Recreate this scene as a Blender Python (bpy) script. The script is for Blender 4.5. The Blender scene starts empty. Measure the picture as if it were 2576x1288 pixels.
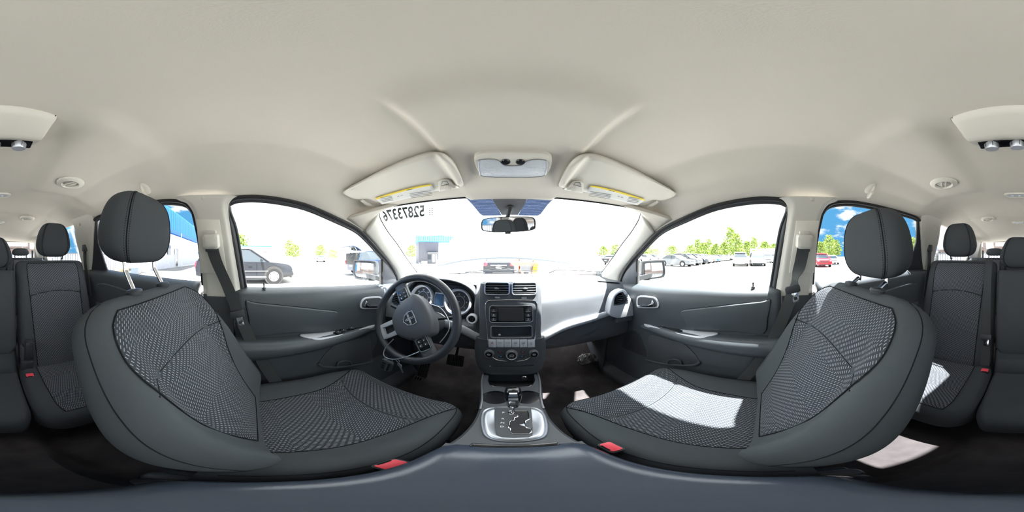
import bpy, bmesh, math, random
from math import radians, sin, cos, tan, pi, sqrt, atan2
from mathutils import Vector, Matrix

random.seed(7)
S = bpy.context.scene
COL = S.collection
# ------------------------------------------------------------------ camera
# car axes: x to the right, y to the front, z up; the camera stands above the armrest lid
CAMX, YAW = -0.009, 1.28
cd = bpy.data.cameras.new('panorama_camera')
cam = bpy.data.objects.new('panorama_camera', cd)
COL.objects.link(cam)
cd.type = 'PANO'
cd.panorama_type = 'EQUIRECTANGULAR'
try:
    cd.cycles.panorama_type = 'EQUIRECTANGULAR'
except Exception:
    pass
cd.clip_start = 0.01
cd.clip_end = 1000
cam.location = (CAMX, 0, 0)
cam.rotation_euler = (pi/2, 0, -radians(YAW))
S.camera = cam
# ------------------------------------------------------------------ colour management
S.view_settings.view_transform = 'Standard'
S.view_settings.look = 'None'
S.view_settings.gamma = 1
S.view_settings.use_curve_mapping = False
S.view_settings.exposure = 1.20
S.cycles.max_bounces = 9
S.cycles.diffuse_bounces = 6
S.cycles.glossy_bounces = 4
S.cycles.transmission_bounces = 4
S.cycles.transparent_max_bounces = 16
S.cycles.caustics_reflective = False
S.cycles.caustics_refractive = False
S.cycles.sample_clamp_indirect = 12
# ------------------------------------------------------------------ sky
SKY_FRONT, SKY_BLUE, SKY_CLOUD, SKY_GROUND = (2.3, 2.35, 2.4), (0.085, 0.30, 0.54), (.95, .95, .95), (2.2, 2.2, 2.1)
w = bpy.data.worlds.new('open_sky')
S.world = w
w.use_nodes = True
nt = w.node_tree
nt.nodes.clear()
def wn(t, **k):
    n = nt.nodes.new(t)
    for a, b in k.items():
        setattr(n, a, b)
    return n
tc = wn('ShaderNodeTexCoord')
sep = wn('ShaderNodeSeparateXYZ')
nt.links.new(tc.outputs['Generated'], sep.inputs[0])
haze = wn('ShaderNodeMapRange', interpolation_type='SMOOTHSTEP')
haze.inputs[1].default_value = -0.33
haze.inputs[2].default_value = -0.10
nt.links.new(sep.outputs['Y'], haze.inputs[0])
mp = wn('ShaderNodeMapping')
mp.inputs['Scale'].default_value = (1.0, 1.0, 3.0)
nt.links.new(tc.outputs['Generated'], mp.inputs[0])
nz = wn('ShaderNodeTexNoise')
nz.inputs['Scale'].default_value = 4.5
nz.inputs['Detail'].default_value = 6
nz.inputs['Roughness'].default_value = 0.55
nt.links.new(mp.outputs[0], nz.inputs['Vector'])
cr = wn('ShaderNodeMapRange', interpolation_type='SMOOTHSTEP')
cr.inputs[1].default_value = 0.50
cr.inputs[2].default_value = 0.62
nt.links.new(nz.outputs['Fac'], cr.inputs[0])
m1 = wn('ShaderNodeMix', data_type='RGBA')
m1.inputs[6].default_value = (*SKY_BLUE, 1)
m1.inputs[7].default_value = (*SKY_CLOUD, 1)
nt.links.new(cr.outputs[0], m1.inputs[0])
m2 = wn('ShaderNodeMix', data_type='RGBA')
m2.inputs[7].default_value = (*SKY_FRONT, 1)
nt.links.new(haze.outputs[0], m2.inputs[0])
nt.links.new(m1.outputs[2], m2.inputs[6])
bg = wn('ShaderNodeBackground')
nt.links.new(m2.outputs[2], bg.inputs[0])
wo = wn('ShaderNodeOutputWorld')
nt.links.new(bg.outputs[0], wo.inputs[0])
# ------------------------------------------------------------------ sun: high, on the passenger side, a little behind
sd = bpy.data.lights.new('sun', 'SUN')
sd.energy = 22
sd.angle = radians(0.8)
sd.color = (1.0, 0.97, 0.92)
sun = bpy.data.objects.new('sun', sd)
COL.objects.link(sun)
SUNV = Vector((0.36, -0.18, 1.0))
sun.rotation_euler = SUNV.to_track_quat('Z', 'Y').to_euler()
sun.location = (3, -2, 9)

# ================================================================== helpers
def lerp(a, b, t): return a + (b - a) * t
def clamp(t, a=0.0, b=1.0): return max(a, min(b, t))
def sm(a, b, t):
    t = clamp((t - a) / (b - a))
    return t * t * (3 - 2 * t)
def interp(x, pts):
    if x <= pts[0][0]: return pts[0][1]
    for (a, b), (c, d) in zip(pts, pts[1:]):
        if x <= c: return b + (d - b) * (x - a) / (c - a)
    return pts[-1][1]
def sinterp(x, pts):
    """smooth (monotone-ish) interpolation"""
    if x <= pts[0][0]: return pts[0][1]
    if x >= pts[-1][0]: return pts[-1][1]
    n = len(pts)
    for i in range(n - 1):
        if x <= pts[i+1][0]:
            x0, y0 = pts[i]; x1, y1 = pts[i+1]
            m0 = (y1 - y0)/(x1 - x0) if i == 0 else (y1 - pts[i-1][1])/(x1 - pts[i-1][0])
            m1_ = (y1 - y0)/(x1 - x0) if i == n-2 else (pts[i+2][1] - y0)/(pts[i+2][0] - x0)
            h = x1 - x0; t = (x - x0)/h
            return ((2*t**3-3*t*t+1)*y0 + (t**3-2*t*t+t)*h*m0 + (-2*t**3+3*t*t)*y1 + (t**3-t*t)*h*m1_)
def ray(px, py):
    lo = radians((px/2576 - .5)*360 + YAW); la = radians((.5 - py/1288)*180)
    return Vector((sin(lo)*cos(la), cos(lo)*cos(la), sin(la)))
CAM = Vector((CAMX, 0, 0))
def onx(px, py, x):
    d = ray(px, py); return CAM + d*((x - CAM.x)/d.x)
def ony(px, py, y):
    d = ray(px, py); return CAM + d*(y/d.y)
def onz(px, py, z):
    d = ray(px, py); return CAM + d*(z/d.z)
def onf(px, py, f, t0=.05, t1=4.0, n=300):
    d = ray(px, py); a = t0; fa = f(CAM + d*a)
    for i in range(1, n+1):
        b = t0 + (t1 - t0)*i/n
        fb = f(CAM + d*b)
        if fa*fb <= 0:
            for _ in range(30):
                c = (a+b)/2; fc = f(CAM + d*c)
                if fa*fc <= 0: b = c
                else: a, fa = c, fc
            return CAM + d*((a+b)/2)
        a, fa = b, fb
    return CAM + d*t1
def XS(z):
    """inner face of the car's side, half width at height z"""
    return .70 if z < -.13 else .70 - (z + .13)*.34
def onside(px, py, off=0.0):
    return onf(px, py, lambda p: abs(p.x) - XS(p.z) + off)
def mx(p): return Vector((-p.x, p.y, p.z))
def catmull(pts, n=6, closed=False):
    pts = [Vector(p) for p in pts]; out = []; N = len(pts)
    rng = range(N if closed else N-1)
    for i in rng:
        if closed:
            p0, p1, p2, p3 = pts[i-1], pts[i], pts[(i+1) % N], pts[(i+2) % N]
        else:
            p1, p2 = pts[i], pts[i+1]
            p0 = pts[i-1] if i > 0 else p1*2 - p2
            p3 = pts[i+2] if i+2 < N else p2*2 - p1
        for k in range(n):
            t = k/n
            out.append(.5*((2*p1) + (p2-p0)*t + (2*p0-5*p1+4*p2-p3)*t*t + (3*p1-p0-3*p2+p3)*t**3))
    if not closed: out.append(pts[-1])
    return out
def resample(pts, n):
    pts = [Vector(p) for p in pts]; L = [0]
    for a, b in zip(pts, pts[1:]): L.append(L[-1] + (b-a).length)
    out = []; j = 0
    for i in range(n):
        t = L[-1]*i/(n-1)
        while j < len(L)-2 and L[j+1] < t: j += 1
        k = (t-L[j])/max(1e-9, L[j+1]-L[j])
        out.append(pts[j].lerp(pts[j+1], clamp(k)))
    return out

OFF = {}
class MB:
    """collects shapes in car coordinates; build() links them as ONE mesh object"""
    def __init__(s): s.v = []; s.f = []; s.uv = {}; s.fm = {}; s.cur = 0
    def add(s, vs, fs, uvs=None):
        b = len(s.v); s.v += [Vector(v) for v in vs]
        for i, f in enumerate(fs):
            s.f.append(tuple(b+k for k in f))
            if uvs: s.uv[len(s.f)-1] = [uvs[k] for k in f]
            if s.cur: s.fm[len(s.f)-1] = s.cur
        return s
    def grid(s, fn, nu, nv, cu=False, cv=False, uvf=None, keep=None):
        vs = []; uvs = []
        for j in range(nv+1):
            for i in range(nu+1):
                u, v = i/nu, j/nv
                vs.append(fn(u, v)); uvs.append(uvf(u, v) if uvf else (u, v))
        fs = []
        for j in range(nv):
            for i in range(nu):
                if keep and not keep((i+.5)/nu, (j+.5)/nv): continue
                a = j*(nu+1)+i
                fs.append((a, a+1, a+nu+2, a+nu+1))
        return s.add(vs, fs, uvs)
    def loft(s, rings, cap=True, closed=False):
        n = len(rings[0]); vs = [p for r in rings for p in r]; fs = []
        R = len(rings)
        for j in range(R if closed else R-1):
            for i in range(n):
                a = j*n+i; b = j*n+(i+1) % n; c = ((j+1) % R)*n
                fs.append((a, b, c+(i+1) % n, c+i))
        if cap and not closed:
            fs.append(tuple(range(n-1, -1, -1))); fs.append(tuple((R-1)*n+i for i in range(n)))
        return s.add(vs, fs)
    def tube(s, path, r, n=8, closed=False, flat=None, up=None):
        path = [Vector(p) for p in path]; N = len(path); rings = []; prev = None
        for i, p in enumerate(path):
            a = path[i-1] if (i or closed) else p; b = path[(i+1) % N] if (i < N-1 or closed) else p
            t = (b-a); t = t.normalized() if t.length > 1e-9 else Vector((0, 0, 1))
            if up is not None: u = Vector(up); u = u - t*u.dot(t)
            elif prev is None:
                u = Vector((0, 0, 1)) if abs(t.z) < .9 else Vector((1, 0, 0)); u = u - t*u.dot(t)
            else: u = prev - t*prev.dot(t)
            if u.length < 1e-6: u = t.orthogonal()
            u.normalize(); prev = u; w_ = t.cross(u)
            rr = r[i] if isinstance(r, (list, tuple)) else r
            ru, rw = (rr, rr) if flat is None else (rr*flat[0], rr*flat[1])
            rings.append([p + u*(cos(2*pi*k/n)*ru) + w_*(sin(2*pi*k/n)*rw) for k in range(n)])
        return s.loft(rings, cap=not closed, closed=closed)
    def ribbon(s, pts, wv, th):
        """flat strap along pts; wv = list of half-width vectors, th = thickness"""
        rings = []
        for i, p in enumerate(pts):
            a = pts[max(0, i-1)]; b = pts[min(len(pts)-1, i+1)]
            t = (Vector(b)-Vector(a)).normalized(); h = Vector(wv[i]); nn = t.cross(h).normalized()*(th/2)
            p = Vector(p); rings.append([p-h-nn, p+h-nn, p+h+nn, p-h+nn])
        return s.loft(rings)
    def box(s, c, d, bev=0.0, M=None, seg=2):
        bm = bmesh.new(); bmesh.ops.create_cube(bm, size=1)
        for v in bm.verts: v.co = Vector((v.co.x*d[0], v.co.y*d[1], v.co.z*d[2]))
        if bev > 0: bmesh.ops.bevel(bm, geom=bm.edges[:], offset=min(bev, min(d)*.49), segments=seg, profile=.5, affect='EDGES')
        M = M or Matrix.Identity(3); c = Vector(c)
        bm.verts.index_update()
        s.add([c + M @ v.co for v in bm.verts], [[v.index for v in f.verts] for f in bm.faces]); bm.free()
        return s
    def prism(s, pts, n, depth, bev=0.0, seg=2):
        """closed outline of 3-D points pushed along n by depth; the outline is the front edge loop"""
        n = Vector(n).normalized(); bm = bmesh.new(); pts = [Vector(p) for p in pts]
        a = [bm.verts.new(p) for p in pts]; f = bm.faces.new(a)
        r = bmesh.ops.extrude_face_region(bm, geom=[f]); vv = [g for g in r['geom'] if isinstance(g, bmesh.types.BMVert)]
        bmesh.ops.translate(bm, vec=n*depth, verts=vv)
        bmesh.ops.recalc_face_normals(bm, faces=bm.faces[:])
        if bev > 0:
            es = [e for e in bm.edges if all(abs((v.co-pts[0]).dot(n)) < 1e-5 for v in e.verts)] if False else [e for e in bm.edges if (len(e.link_faces) == 2 and e.calc_face_angle(0) > .6)]
            es = [e for e in es if abs((e.verts[0].co-e.verts[1].co).normalized().dot(n)) < .5]
            bmesh.ops.bevel(bm, geom=es, offset=bev, segments=seg, profile=.5, affect='EDGES', clamp_overlap=True)
        bm.verts.index_update()
        s.add([v.co.copy() for v in bm.verts], [[v.index for v in f.verts] for f in bm.faces]); bm.free()
        return s
    def ell(s, c, r, M=None, nu=24, nv=14, e1=1.0, e2=1.0):
        """superellipsoid; e1 <1 squarer in plan, e2 <1 squarer in height"""
        M = M or Matrix.Identity(3); c = Vector(c)
        def pw(x, e): return math.copysign(abs(x)**e, x)
        rings = []
        for j in range(1, nv):
            t = -pi/2 + pi*j/nv
            rings.append([c + M @ Vector((r[0]*pw(cos(t), e2)*pw(cos(2*pi*i/nu), e1), r[1]*pw(cos(t), e2)*pw(sin(2*pi*i/nu), e1), r[2]*pw(sin(t), e2))) for i in range(nu)])
        return s.loft(rings)
    def lathe(s, prof, o, ax, n=24, e=None):
        """prof: list of (radius, height along ax)"""
        ax = Vector(ax).normalized(); u = ax.orthogonal().normalized() if e is None else Vector(e).normalized(); w_ = ax.cross(u); o = Vector(o)
        rings = [[o + ax*h + (u*cos(2*pi*i/n) + w_*sin(2*pi*i/n))*max(r, 1e-5) for i in range(n)] for r, h in prof]
        return s.loft(rings)
    def build(s, name, mat, parent=None, smooth=35, solid=0, bevel=0, sub=0, off=1, grow=None):
        me = bpy.data.meshes.new(name); o = bpy.data.objects.new(name, me)
        O = OFF.get(parent.name, Vector()) if parent else Vector()
        me.from_pydata([v - O for v in s.v], [], s.f); me.update()
        if s.uv:
            ul = me.uv_layers.new(name='UVMap')
            for i, p in enumerate(me.polygons):
                if i in s.uv:
                    for k, li in enumerate(p.loop_indices): ul.data[li].uv = s.uv[i][k]
        for m in (mat if isinstance(mat, (list, tuple)) else [mat]): me.materials.append(m)
        for i, k in s.fm.items(): me.polygons[i].material_index = k
        if not s.uv:
            bm = bmesh.new(); bm.from_mesh(me); bmesh.ops.recalc_face_normals(bm, faces=bm.faces[:]); bm.to_mesh(me); bm.free()
        me.shade_smooth(); me.set_sharp_from_angle(angle=radians(smooth))
        COL.objects.link(o)
        if parent: o.parent = parent
        OFF[o.name] = O
        if solid:
            m = o.modifiers.new('thickness', 'SOLIDIFY'); m.thickness = abs(solid); m.offset = off
            if grow is not None:
                g = Vector(grow); m.offset = 1 if sum(p.normal.dot(g)*p.area for p in me.polygons) > 0 else -1
        if bevel:
            m = o.modifiers.new('edge', 'BEVEL'); m.width = bevel; m.segments = 2; m.limit_method = 'ANGLE'; m.angle_limit = radians(40)
        if sub:
            m = o.modifiers.new('smooth', 'SUBSURF'); m.levels = sub; m.render_levels = sub
        return o
def tag(o, label=None, cat=None, group=None, kind=None):
    if label: o['label'] = label
    if cat: o['category'] = cat
    if group: o['group'] = group
    if kind: o['kind'] = kind
    return o
def thing(name, loc=(0, 0, 0), label=None, cat=None, group=None, kind=None):
    o = bpy.data.objects.new(name, None); COL.objects.link(o); o.location = loc; o.empty_display_size = .1
    OFF[o.name] = Vector(loc)
    return tag(o, label, cat, group, kind)
def copy_tree(o, parent=None):
    c = o.copy(); COL.objects.link(c)
    if parent: c.parent = parent
    for ch in list(o.children): copy_tree(ch, c)
    return c
def cut(o, cutters):
    """carves real recesses: cutters are MB shapes in car coordinates"""
    O = OFF[o.name]
    for cb in cutters:
        me = bpy.data.meshes.new('c'); me.from_pydata([v - O for v in cb.v], [], cb.f)
        bm = bmesh.new(); bm.from_mesh(me); bmesh.ops.recalc_face_normals(bm, faces=bm.faces[:]); bm.to_mesh(me); bm.free()
        c = bpy.data.objects.new('c', me); COL.objects.link(c)
        c.parent = o.parent
        m = o.modifiers.new('b', 'BOOLEAN'); m.object = c; m.operation = 'DIFFERENCE'; m.solver = 'EXACT'
        bpy.context.view_layer.update()
        dg = bpy.context.evaluated_depsgraph_get()
        ne = bpy.data.meshes.new_from_object(o.evaluated_get(dg))
        o.modifiers.clear(); old = o.data; o.data = ne; ne.name = old.name + '_carved'
        bpy.data.objects.remove(c); bpy.data.meshes.remove(me)
    o.data.shade_smooth(); o.data.set_sharp_from_angle(angle=radians(35))
    return o
def text(name, body, size, o, ux, uy, mat, parent=None, ext=.0004, align='CENTER', font_scale=1.0, bold=0.0):
    cu = bpy.data.curves.new(name, 'FONT'); cu.body = body; cu.size = size; cu.extrude = ext
    cu.align_x = align; cu.align_y = 'CENTER'; cu.offset = bold; cu.resolution_u = 3
    t = bpy.data.objects.new('t', cu); COL.objects.link(t)
    dg = bpy.context.evaluated_depsgraph_get()
    me = bpy.data.meshes.new_from_object(t.evaluated_get(dg)); bpy.data.objects.remove(t)
    ux = Vector(ux).normalized(); uy = Vector(uy); uy = (uy - ux*uy.dot(ux)).normalized(); n = ux.cross(uy)
    O = OFF.get(parent.name, Vector()) if parent else Vector(); o = Vector(o)
    for v in me.vertices: v.co = o - O + ux*v.co.x*font_scale + uy*v.co.y + n*v.co.z
    me.materials.clear(); me.materials.append(mat); me.name = name
    ob = bpy.data.objects.new(name, me); COL.objects.link(ob)
    if parent: ob.parent = parent
    OFF[ob.name] = O
    return ob
def frame(n, up=(0, 0, 1)):
    """3x3 matrix whose columns are right, up, out for a surface facing n"""
    n = Vector(n).normalized(); u = Vector(up); u = (u - n*u.dot(n)).normalized(); r = u.cross(n)
    return Matrix((r, u, n)).transposed()

# ================================================================== materials
def lin(c): return tuple((x/12.92 if x <= .04045 else ((x+.055)/1.055)**2.4) for x in c)
def mat(name, col, rough=.6, metal=0.0, spec=.5, bump=0.0, bscale=300, var=0.0, vscale=8, coat=0.0, emit=None, dist=.001):
    m = bpy.data.materials.new(name); m.use_nodes = True; n = m.node_tree; b = n.nodes['Principled BSDF']
    b.inputs['Base Color'].default_value = (*col, 1); b.inputs['Roughness'].default_value = rough
    b.inputs['Metallic'].default_value = metal; b.inputs['Specular IOR Level'].default_value = spec
    b.inputs['Coat Weight'].default_value = coat
    t = n.nodes.new('ShaderNodeTexCoord')
    if var > 0:
        nz = n.nodes.new('ShaderNodeTexNoise'); nz.inputs['Scale'].default_value = vscale; nz.inputs['Detail'].default_value = 5
        n.links.new(t.outputs['Object'], nz.inputs['Vector'])
        r = n.nodes.new('ShaderNodeMapRange'); r.inputs[1].default_value = .3; r.inputs[2].default_value = .7
        r.inputs[3].default_value = 1-var; r.inputs[4].default_value = 1+var
        n.links.new(nz.outputs['Fac'], r.inputs[0])
        h = n.nodes.new('ShaderNodeHueSaturation'); h.inputs['Color'].default_value = (*col, 1)
        n.links.new(r.outputs[0], h.inputs['Value']); n.links.new(h.outputs[0], b.inputs['Base Color'])
    if bump > 0:
        nb = n.nodes.new('ShaderNodeTexNoise'); nb.inputs['Scale'].default_value = bscale; nb.inputs['Detail'].default_value = 3
        n.links.new(t.outputs['Object'], nb.inputs['Vector'])
        bp = n.nodes.new('ShaderNodeBump'); bp.inputs['Strength'].default_value = bump; bp.inputs['Distance'].default_value = dist
        n.links.new(nb.outputs['Fac'], bp.inputs['Height']); n.links.new(bp.outputs[0], b.inputs['Normal'])
    if emit:
        b.inputs['Emission Color'].default_value = (*emit[:3], 1); b.inputs['Emission Strength'].default_value = emit[3]
    return m
def glass_mat(name, tint, ior=1.45, refl=1.0, dirt=0.0):
    m = bpy.data.materials.new(name); m.use_nodes = True; n = m.node_tree; n.nodes.clear()
    o = n.nodes.new('ShaderNodeOutputMaterial'); tr = n.nodes.new('ShaderNodeBsdfTransparent'); gl = n.nodes.new('ShaderNodeBsdfGlossy')
    lw = n.nodes.new('ShaderNodeLayerWeight'); mxn = n.nodes.new('ShaderNodeMixShader')
    fr = n.nodes.new('ShaderNodeMath'); fr.operation = 'POWER'; fr.inputs[1].default_value = 5; n.links.new(lw.outputs['Facing'], fr.inputs[0])
    ma = n.nodes.new('ShaderNodeMath'); ma.operation = 'MULTIPLY_ADD'; ma.inputs[1].default_value = .95; ma.inputs[2].default_value = .04; n.links.new(fr.outputs[0], ma.inputs[0]); fr = ma
    mm = n.nodes.new('ShaderNodeMath'); mm.operation = 'MULTIPLY'; mm.inputs[1].default_value = refl
    tr.inputs[0].default_value = (*tint, 1); gl.inputs['Roughness'].default_value = .02; gl.inputs[0].default_value = (.9, .9, .9, 1)
    n.links.new(fr.outputs[0], mm.inputs[0]); n.links.new(mm.outputs[0], mxn.inputs[0]); n.links.new(tr.outputs[0], mxn.inputs[1]); n.links.new(gl.outputs[0], mxn.inputs[2])
    n.links.new(mxn.outputs[0], o.inputs[0])
    return m
def fabric_pattern(name, base, light):
    """dark cloth woven with rows of short light dashes (UV in metres)"""
    m = bpy.data.materials.new(name); m.use_nodes = True; n = m.node_tree; b = n.nodes['Principled BSDF']
    b.inputs['Roughness'].default_value = .85; b.inputs['Specular IOR Level'].default_value = .25
    L = n.links.new
    uv = n.nodes.new('ShaderNodeUVMap'); sp = n.nodes.new('ShaderNodeSeparateXYZ'); L(uv.outputs[0], sp.inputs[0])
    def M(op, a, c=None, d=None):
        q = n.nodes.new('ShaderNodeMath'); q.operation = op
        for i, x in enumerate((a, c, d)):
            if x is None: continue
            if isinstance(x, (int, float)): q.inputs[i].default_value = x
            else: L(x, q.inputs[i])
        return q.outputs[0]
    U, V = sp.outputs[0], sp.outputs[1]
    zig = M('PINGPONG', V, .115)                        # the columns of dashes lean one way, then the other
    col = M('MULTIPLY', M('ADD', U, M('MULTIPLY', zig, .55)), 1/.0062)
    fu = M('FRACT', col); row = M('FLOOR', col)
    fv = M('FRACT', M('ADD', M('MULTIPLY', V, 1/.0100), M('MULTIPLY', row, .37)))
    dash = M('MULTIPLY', M('LESS_THAN', fu, .20), M('LESS_THAN', fv, .55))
    rib = M('SINE', M('MULTIPLY', M('ADD', U, M('MULTIPLY', V, -.4)), 2*pi/.0031))
    mixc = n.nodes.new('ShaderNodeMix'); mixc.data_type = 'RGBA'; L(dash, mixc.inputs[0])
    mixc.inputs[6].default_value = (*base, 1); mixc.inputs[7].default_value = (*light, 1); L(mixc.outputs[2], b.inputs['Base Color'])
    bp = n.nodes.new('ShaderNodeBump'); bp.inputs['Strength'].default_value = .35; bp.inputs['Distance'].default_value = .0008
    L(M('ADD', M('MULTIPLY', rib, .4), dash), bp.inputs['Height']); L(bp.outputs[0], b.inputs['Normal'])
    return m
MT = dict(
    headliner=mat('headliner_cloth', (.72, .68, .615), .95, spec=.1, bump=.25, bscale=900, var=.02, vscale=3),
    beige=mat('beige_plastic', (.71, .685, .625), .55, spec=.4, bump=.1, bscale=700),
    pillar=mat('pillar_plastic', (.60, .585, .54), .6, spec=.35, bump=.1, bscale=600),
    black=mat('black_plastic', (.030, .034, .040), .5, spec=.5, bump=.2, bscale=500, var=.06),
    door=mat('door_vinyl', (.055, .066, .077), .48, spec=.5, bump=.3, bscale=450, var=.05),
    dash=mat('dash_vinyl', (.098, .106, .120), .5, spec=.5, bump=.35, bscale=420, var=.05),
    dashlow=mat('lower_dash_plastic', (.062, .069, .079), .5, spec=.5, bump=.3, bscale=420, var=.05),
    rubber=mat('seal_rubber', (.018, .018, .02), .6, spec=.4),
    silver=mat('silver_paint', (.58, .60, .64), .38, metal=.12, spec=.6),
    chrome=mat('chrome', (.82, .83, .86), .12, metal=1.0),
    satin=mat('satin_metal', (.42, .44, .48), .34, metal=.8),
    cloth=mat('seat_cloth', (.050, .057, .063), .9, spec=.2, bump=.5, bscale=700, var=.05, vscale=5),
    cloth2=mat('seat_side_cloth', (.058, .067, .074), .88, spec=.25, bump=.5, bscale=700, var=.05, vscale=5),
    pattern=fabric_pattern('dashed_cloth', (.034, .040, .048), (.36, .38, .42)),
    seam=mat('seam_thread', (.012, .013, .015), .9, spec=.1),
    carpet=mat('carpet', (.066, .060, .062), .98, spec=.05, bump=.9, bscale=900, var=.25, vscale=12),
    belt=mat('belt_webbing', (.045, .050, .052), .75, spec=.3, bump=.3, bscale=900),
    gloss=mat('glossy_black', (.010, .011, .013), .12, spec=.6),
    lid=mat('armrest_vinyl', (.042, .055, .080), .26, spec=.6, bump=.25, bscale=260, var=.1, dist=.0006),
    screen=mat('dead_screen', (.055, .052, .055), .18, spec=.6),
    red=mat('red_button', (.75, .06, .09), .35, spec=.5),
    redlamp=mat('red_lamp', (.65, .03, .05), .25, spec=.5),
    white=mat('white_mark', (.85, .86, .88), .6),
    label=mat('label_paper', (.78, .79, .78), .7),
    yellow=mat('yellow_print', (.85, .66, .05), .6),
    ink=mat('grey_ink', (.16, .17, .18), .7),
    sticker=mat('window_number', (.035, .045, .043), .8),
    lens=mat('ribbed_lens', (.62, .66, .72), .2, spec=.6, bump=.8, bscale=160, dist=.002),
    mirror=mat('mirror_glass', (.88, .90, .92), .02, metal=1.0),
    orange=mat('orange_cloth', (.95, .25, .03), .85, spec=.2),
    glass=glass_mat('clear_glass', (.97, .985, .98)),
    wglass=glass_mat('windshield_glass', (.96, .975, .97), refl=.6),
    tint=glass_mat('privacy_glass', (.84, .85, .86)),
    cglass=mat('car_glass', (.03, .04, .05), .05, spec=.7),
)
# ================================================================== the shell of the cabin
def yh(x): return .60 - .10*(x/.58)**2                # header line above the windshield
def zhd(x): return .232 - .012*(x/.55)**2
def wsz(x, y): return zhd(x) - .543*(y - yh(x)) + .02*sin(pi*clamp((y-yh(x))/.72))   # windshield surface
def onws(px, py, off=0.0): return onf(px, py, lambda p: p.z - wsz(p.x, p.y) + off, .3, 2.5)

FRONT_TOP = [(572, 530), (575, 512), (583, 501), (600, 496), (640, 494), (700, 500), (770, 516), (840, 546), (896, 574), (925, 600), (950, 628), (972, 653), (988, 676), (997, 695), (1003, 713)]
FT = [onside(*p) for p in FRONT_TOP]                  # top edge of the front door opening, rear to front
REAR_TOP = [(235, 600), (233, 566), (243, 548), (270, 537), (330, 520), (400, 506), (440, 505), (468, 512), (484, 532), (490, 552)]
RT = [onside(*p) for p in REAR_TOP]
zedge = sorted([(p.y, p.z) for p in FT[3:11]] + [(p.y, p.z) for p in RT[3:7]] + [(-2.45, .215), (-1.9, .225), (-1.3, .235)])
def ze(y): return interp(y, zedge)
Z0 = [(-2.45, .235), (-2.2, .275), (-1.9, .305), (-1.5, .325), (-1, .345), (-.4, .350), (0, .338), (.3, .300), (.5, .262), (.62, .232)]
def zc(x, y):
    z0 = sinterp(y, Z0); zz = ze(y); xe = XS(zz); ax = min(abs(x), xe)
    zt = z0 - .012*(ax/.42)**2
    # pressed-in fields of the lining
    zt -= .018*sm(.172, .152, ax)*sm(.13, .20, y)                       # middle panel carrying the reading lamp
    zt -= .016*sm(.13, .22, ax)*sm(-.20, -.27, y)*sm(-.82, -.74, y)     # duct pad in front of the second row
    zt -= .018*sm(-1.22, -1.30, y)
    if ax > .40:
        t = (ax-.40)/(xe-.40)
        t = clamp(t)
        kk = sm(.22, .46, y); zt = lerp(zt, zz, lerp(.25*t + .75*t**2.0, t**7, kk)) - (1-kk)* .006*sin(pi*min(1, t*1.7))*(1 if t < .59 else 0)
    return zt
def onceil(px, py, off=0.0): return onf(px, py, lambda p: p.z - zc(p.x, p.y) + off, .1, 3.5)

b = MB()
def ceil_fn(u, v):
    uu = 2*u - 1; v2 = v
    y1 = yh(uu*.58); y = lerp(-2.45, y1, v2); x = uu*XS(ze(y)); z = zc(x, y)
    if v > .93: z = lerp(z, min(z, zhd(x)) if abs(uu) < .93 else z, sm(.93, 1, v))
    return Vector((x, y, z))
b.grid(ceil_fn, 120, 190)
ceiling = tag(b.build('ceiling', MT['headliner'], smooth=60, solid=.03, grow=(0, 0, 1)), kind='structure')
# which way is out: the thickness must grow upwards
body_white = mat('white_car_paint', (.78, .79, .80), .25, spec=.5, coat=.6)
b = MB()
b.grid(lambda u, v: Vector(((2*u-1)*.66, lerp(-2.55, yh((2*u-1)*.58)+.03, v), zc((2*u-1)*.62, lerp(-2.45, .6, v))*.0 + sinterp(lerp(-2.45, .6, v), Z0) + .055 - .06*abs(2*u-1)**3)), 24, 40)
b.build('trim_1', body_white, solid=.02, grow=(0, 0, 1)).__setitem__('kind', 'structure')

def ruled(name, A, B, n, m, bulge, mt, inward, kind='structure', solid=.03, k=0):
    """surface between two edge curves, bulging towards `inward`"""
    A = resample(catmull(A, 6), n+1); B = resample(catmull(B, 6), n+1); b = MB()
    def fn(u, v):
        i = u*n; i0 = min(int(i), n-1); t = i - i0
        a = A[i0].lerp(A[i0+1], t); c = B[i0].lerp(B[i0+1], t)
        return a.lerp(c, v) + inward(a)*(bulge*sin(pi*v)**.7 if 0 < v < 1 else 0)
    b.grid(fn, n, m)
    return b
def inw(a): return Vector((-math.copysign(1, a.x), -.35, -.2)).normalized()
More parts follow.
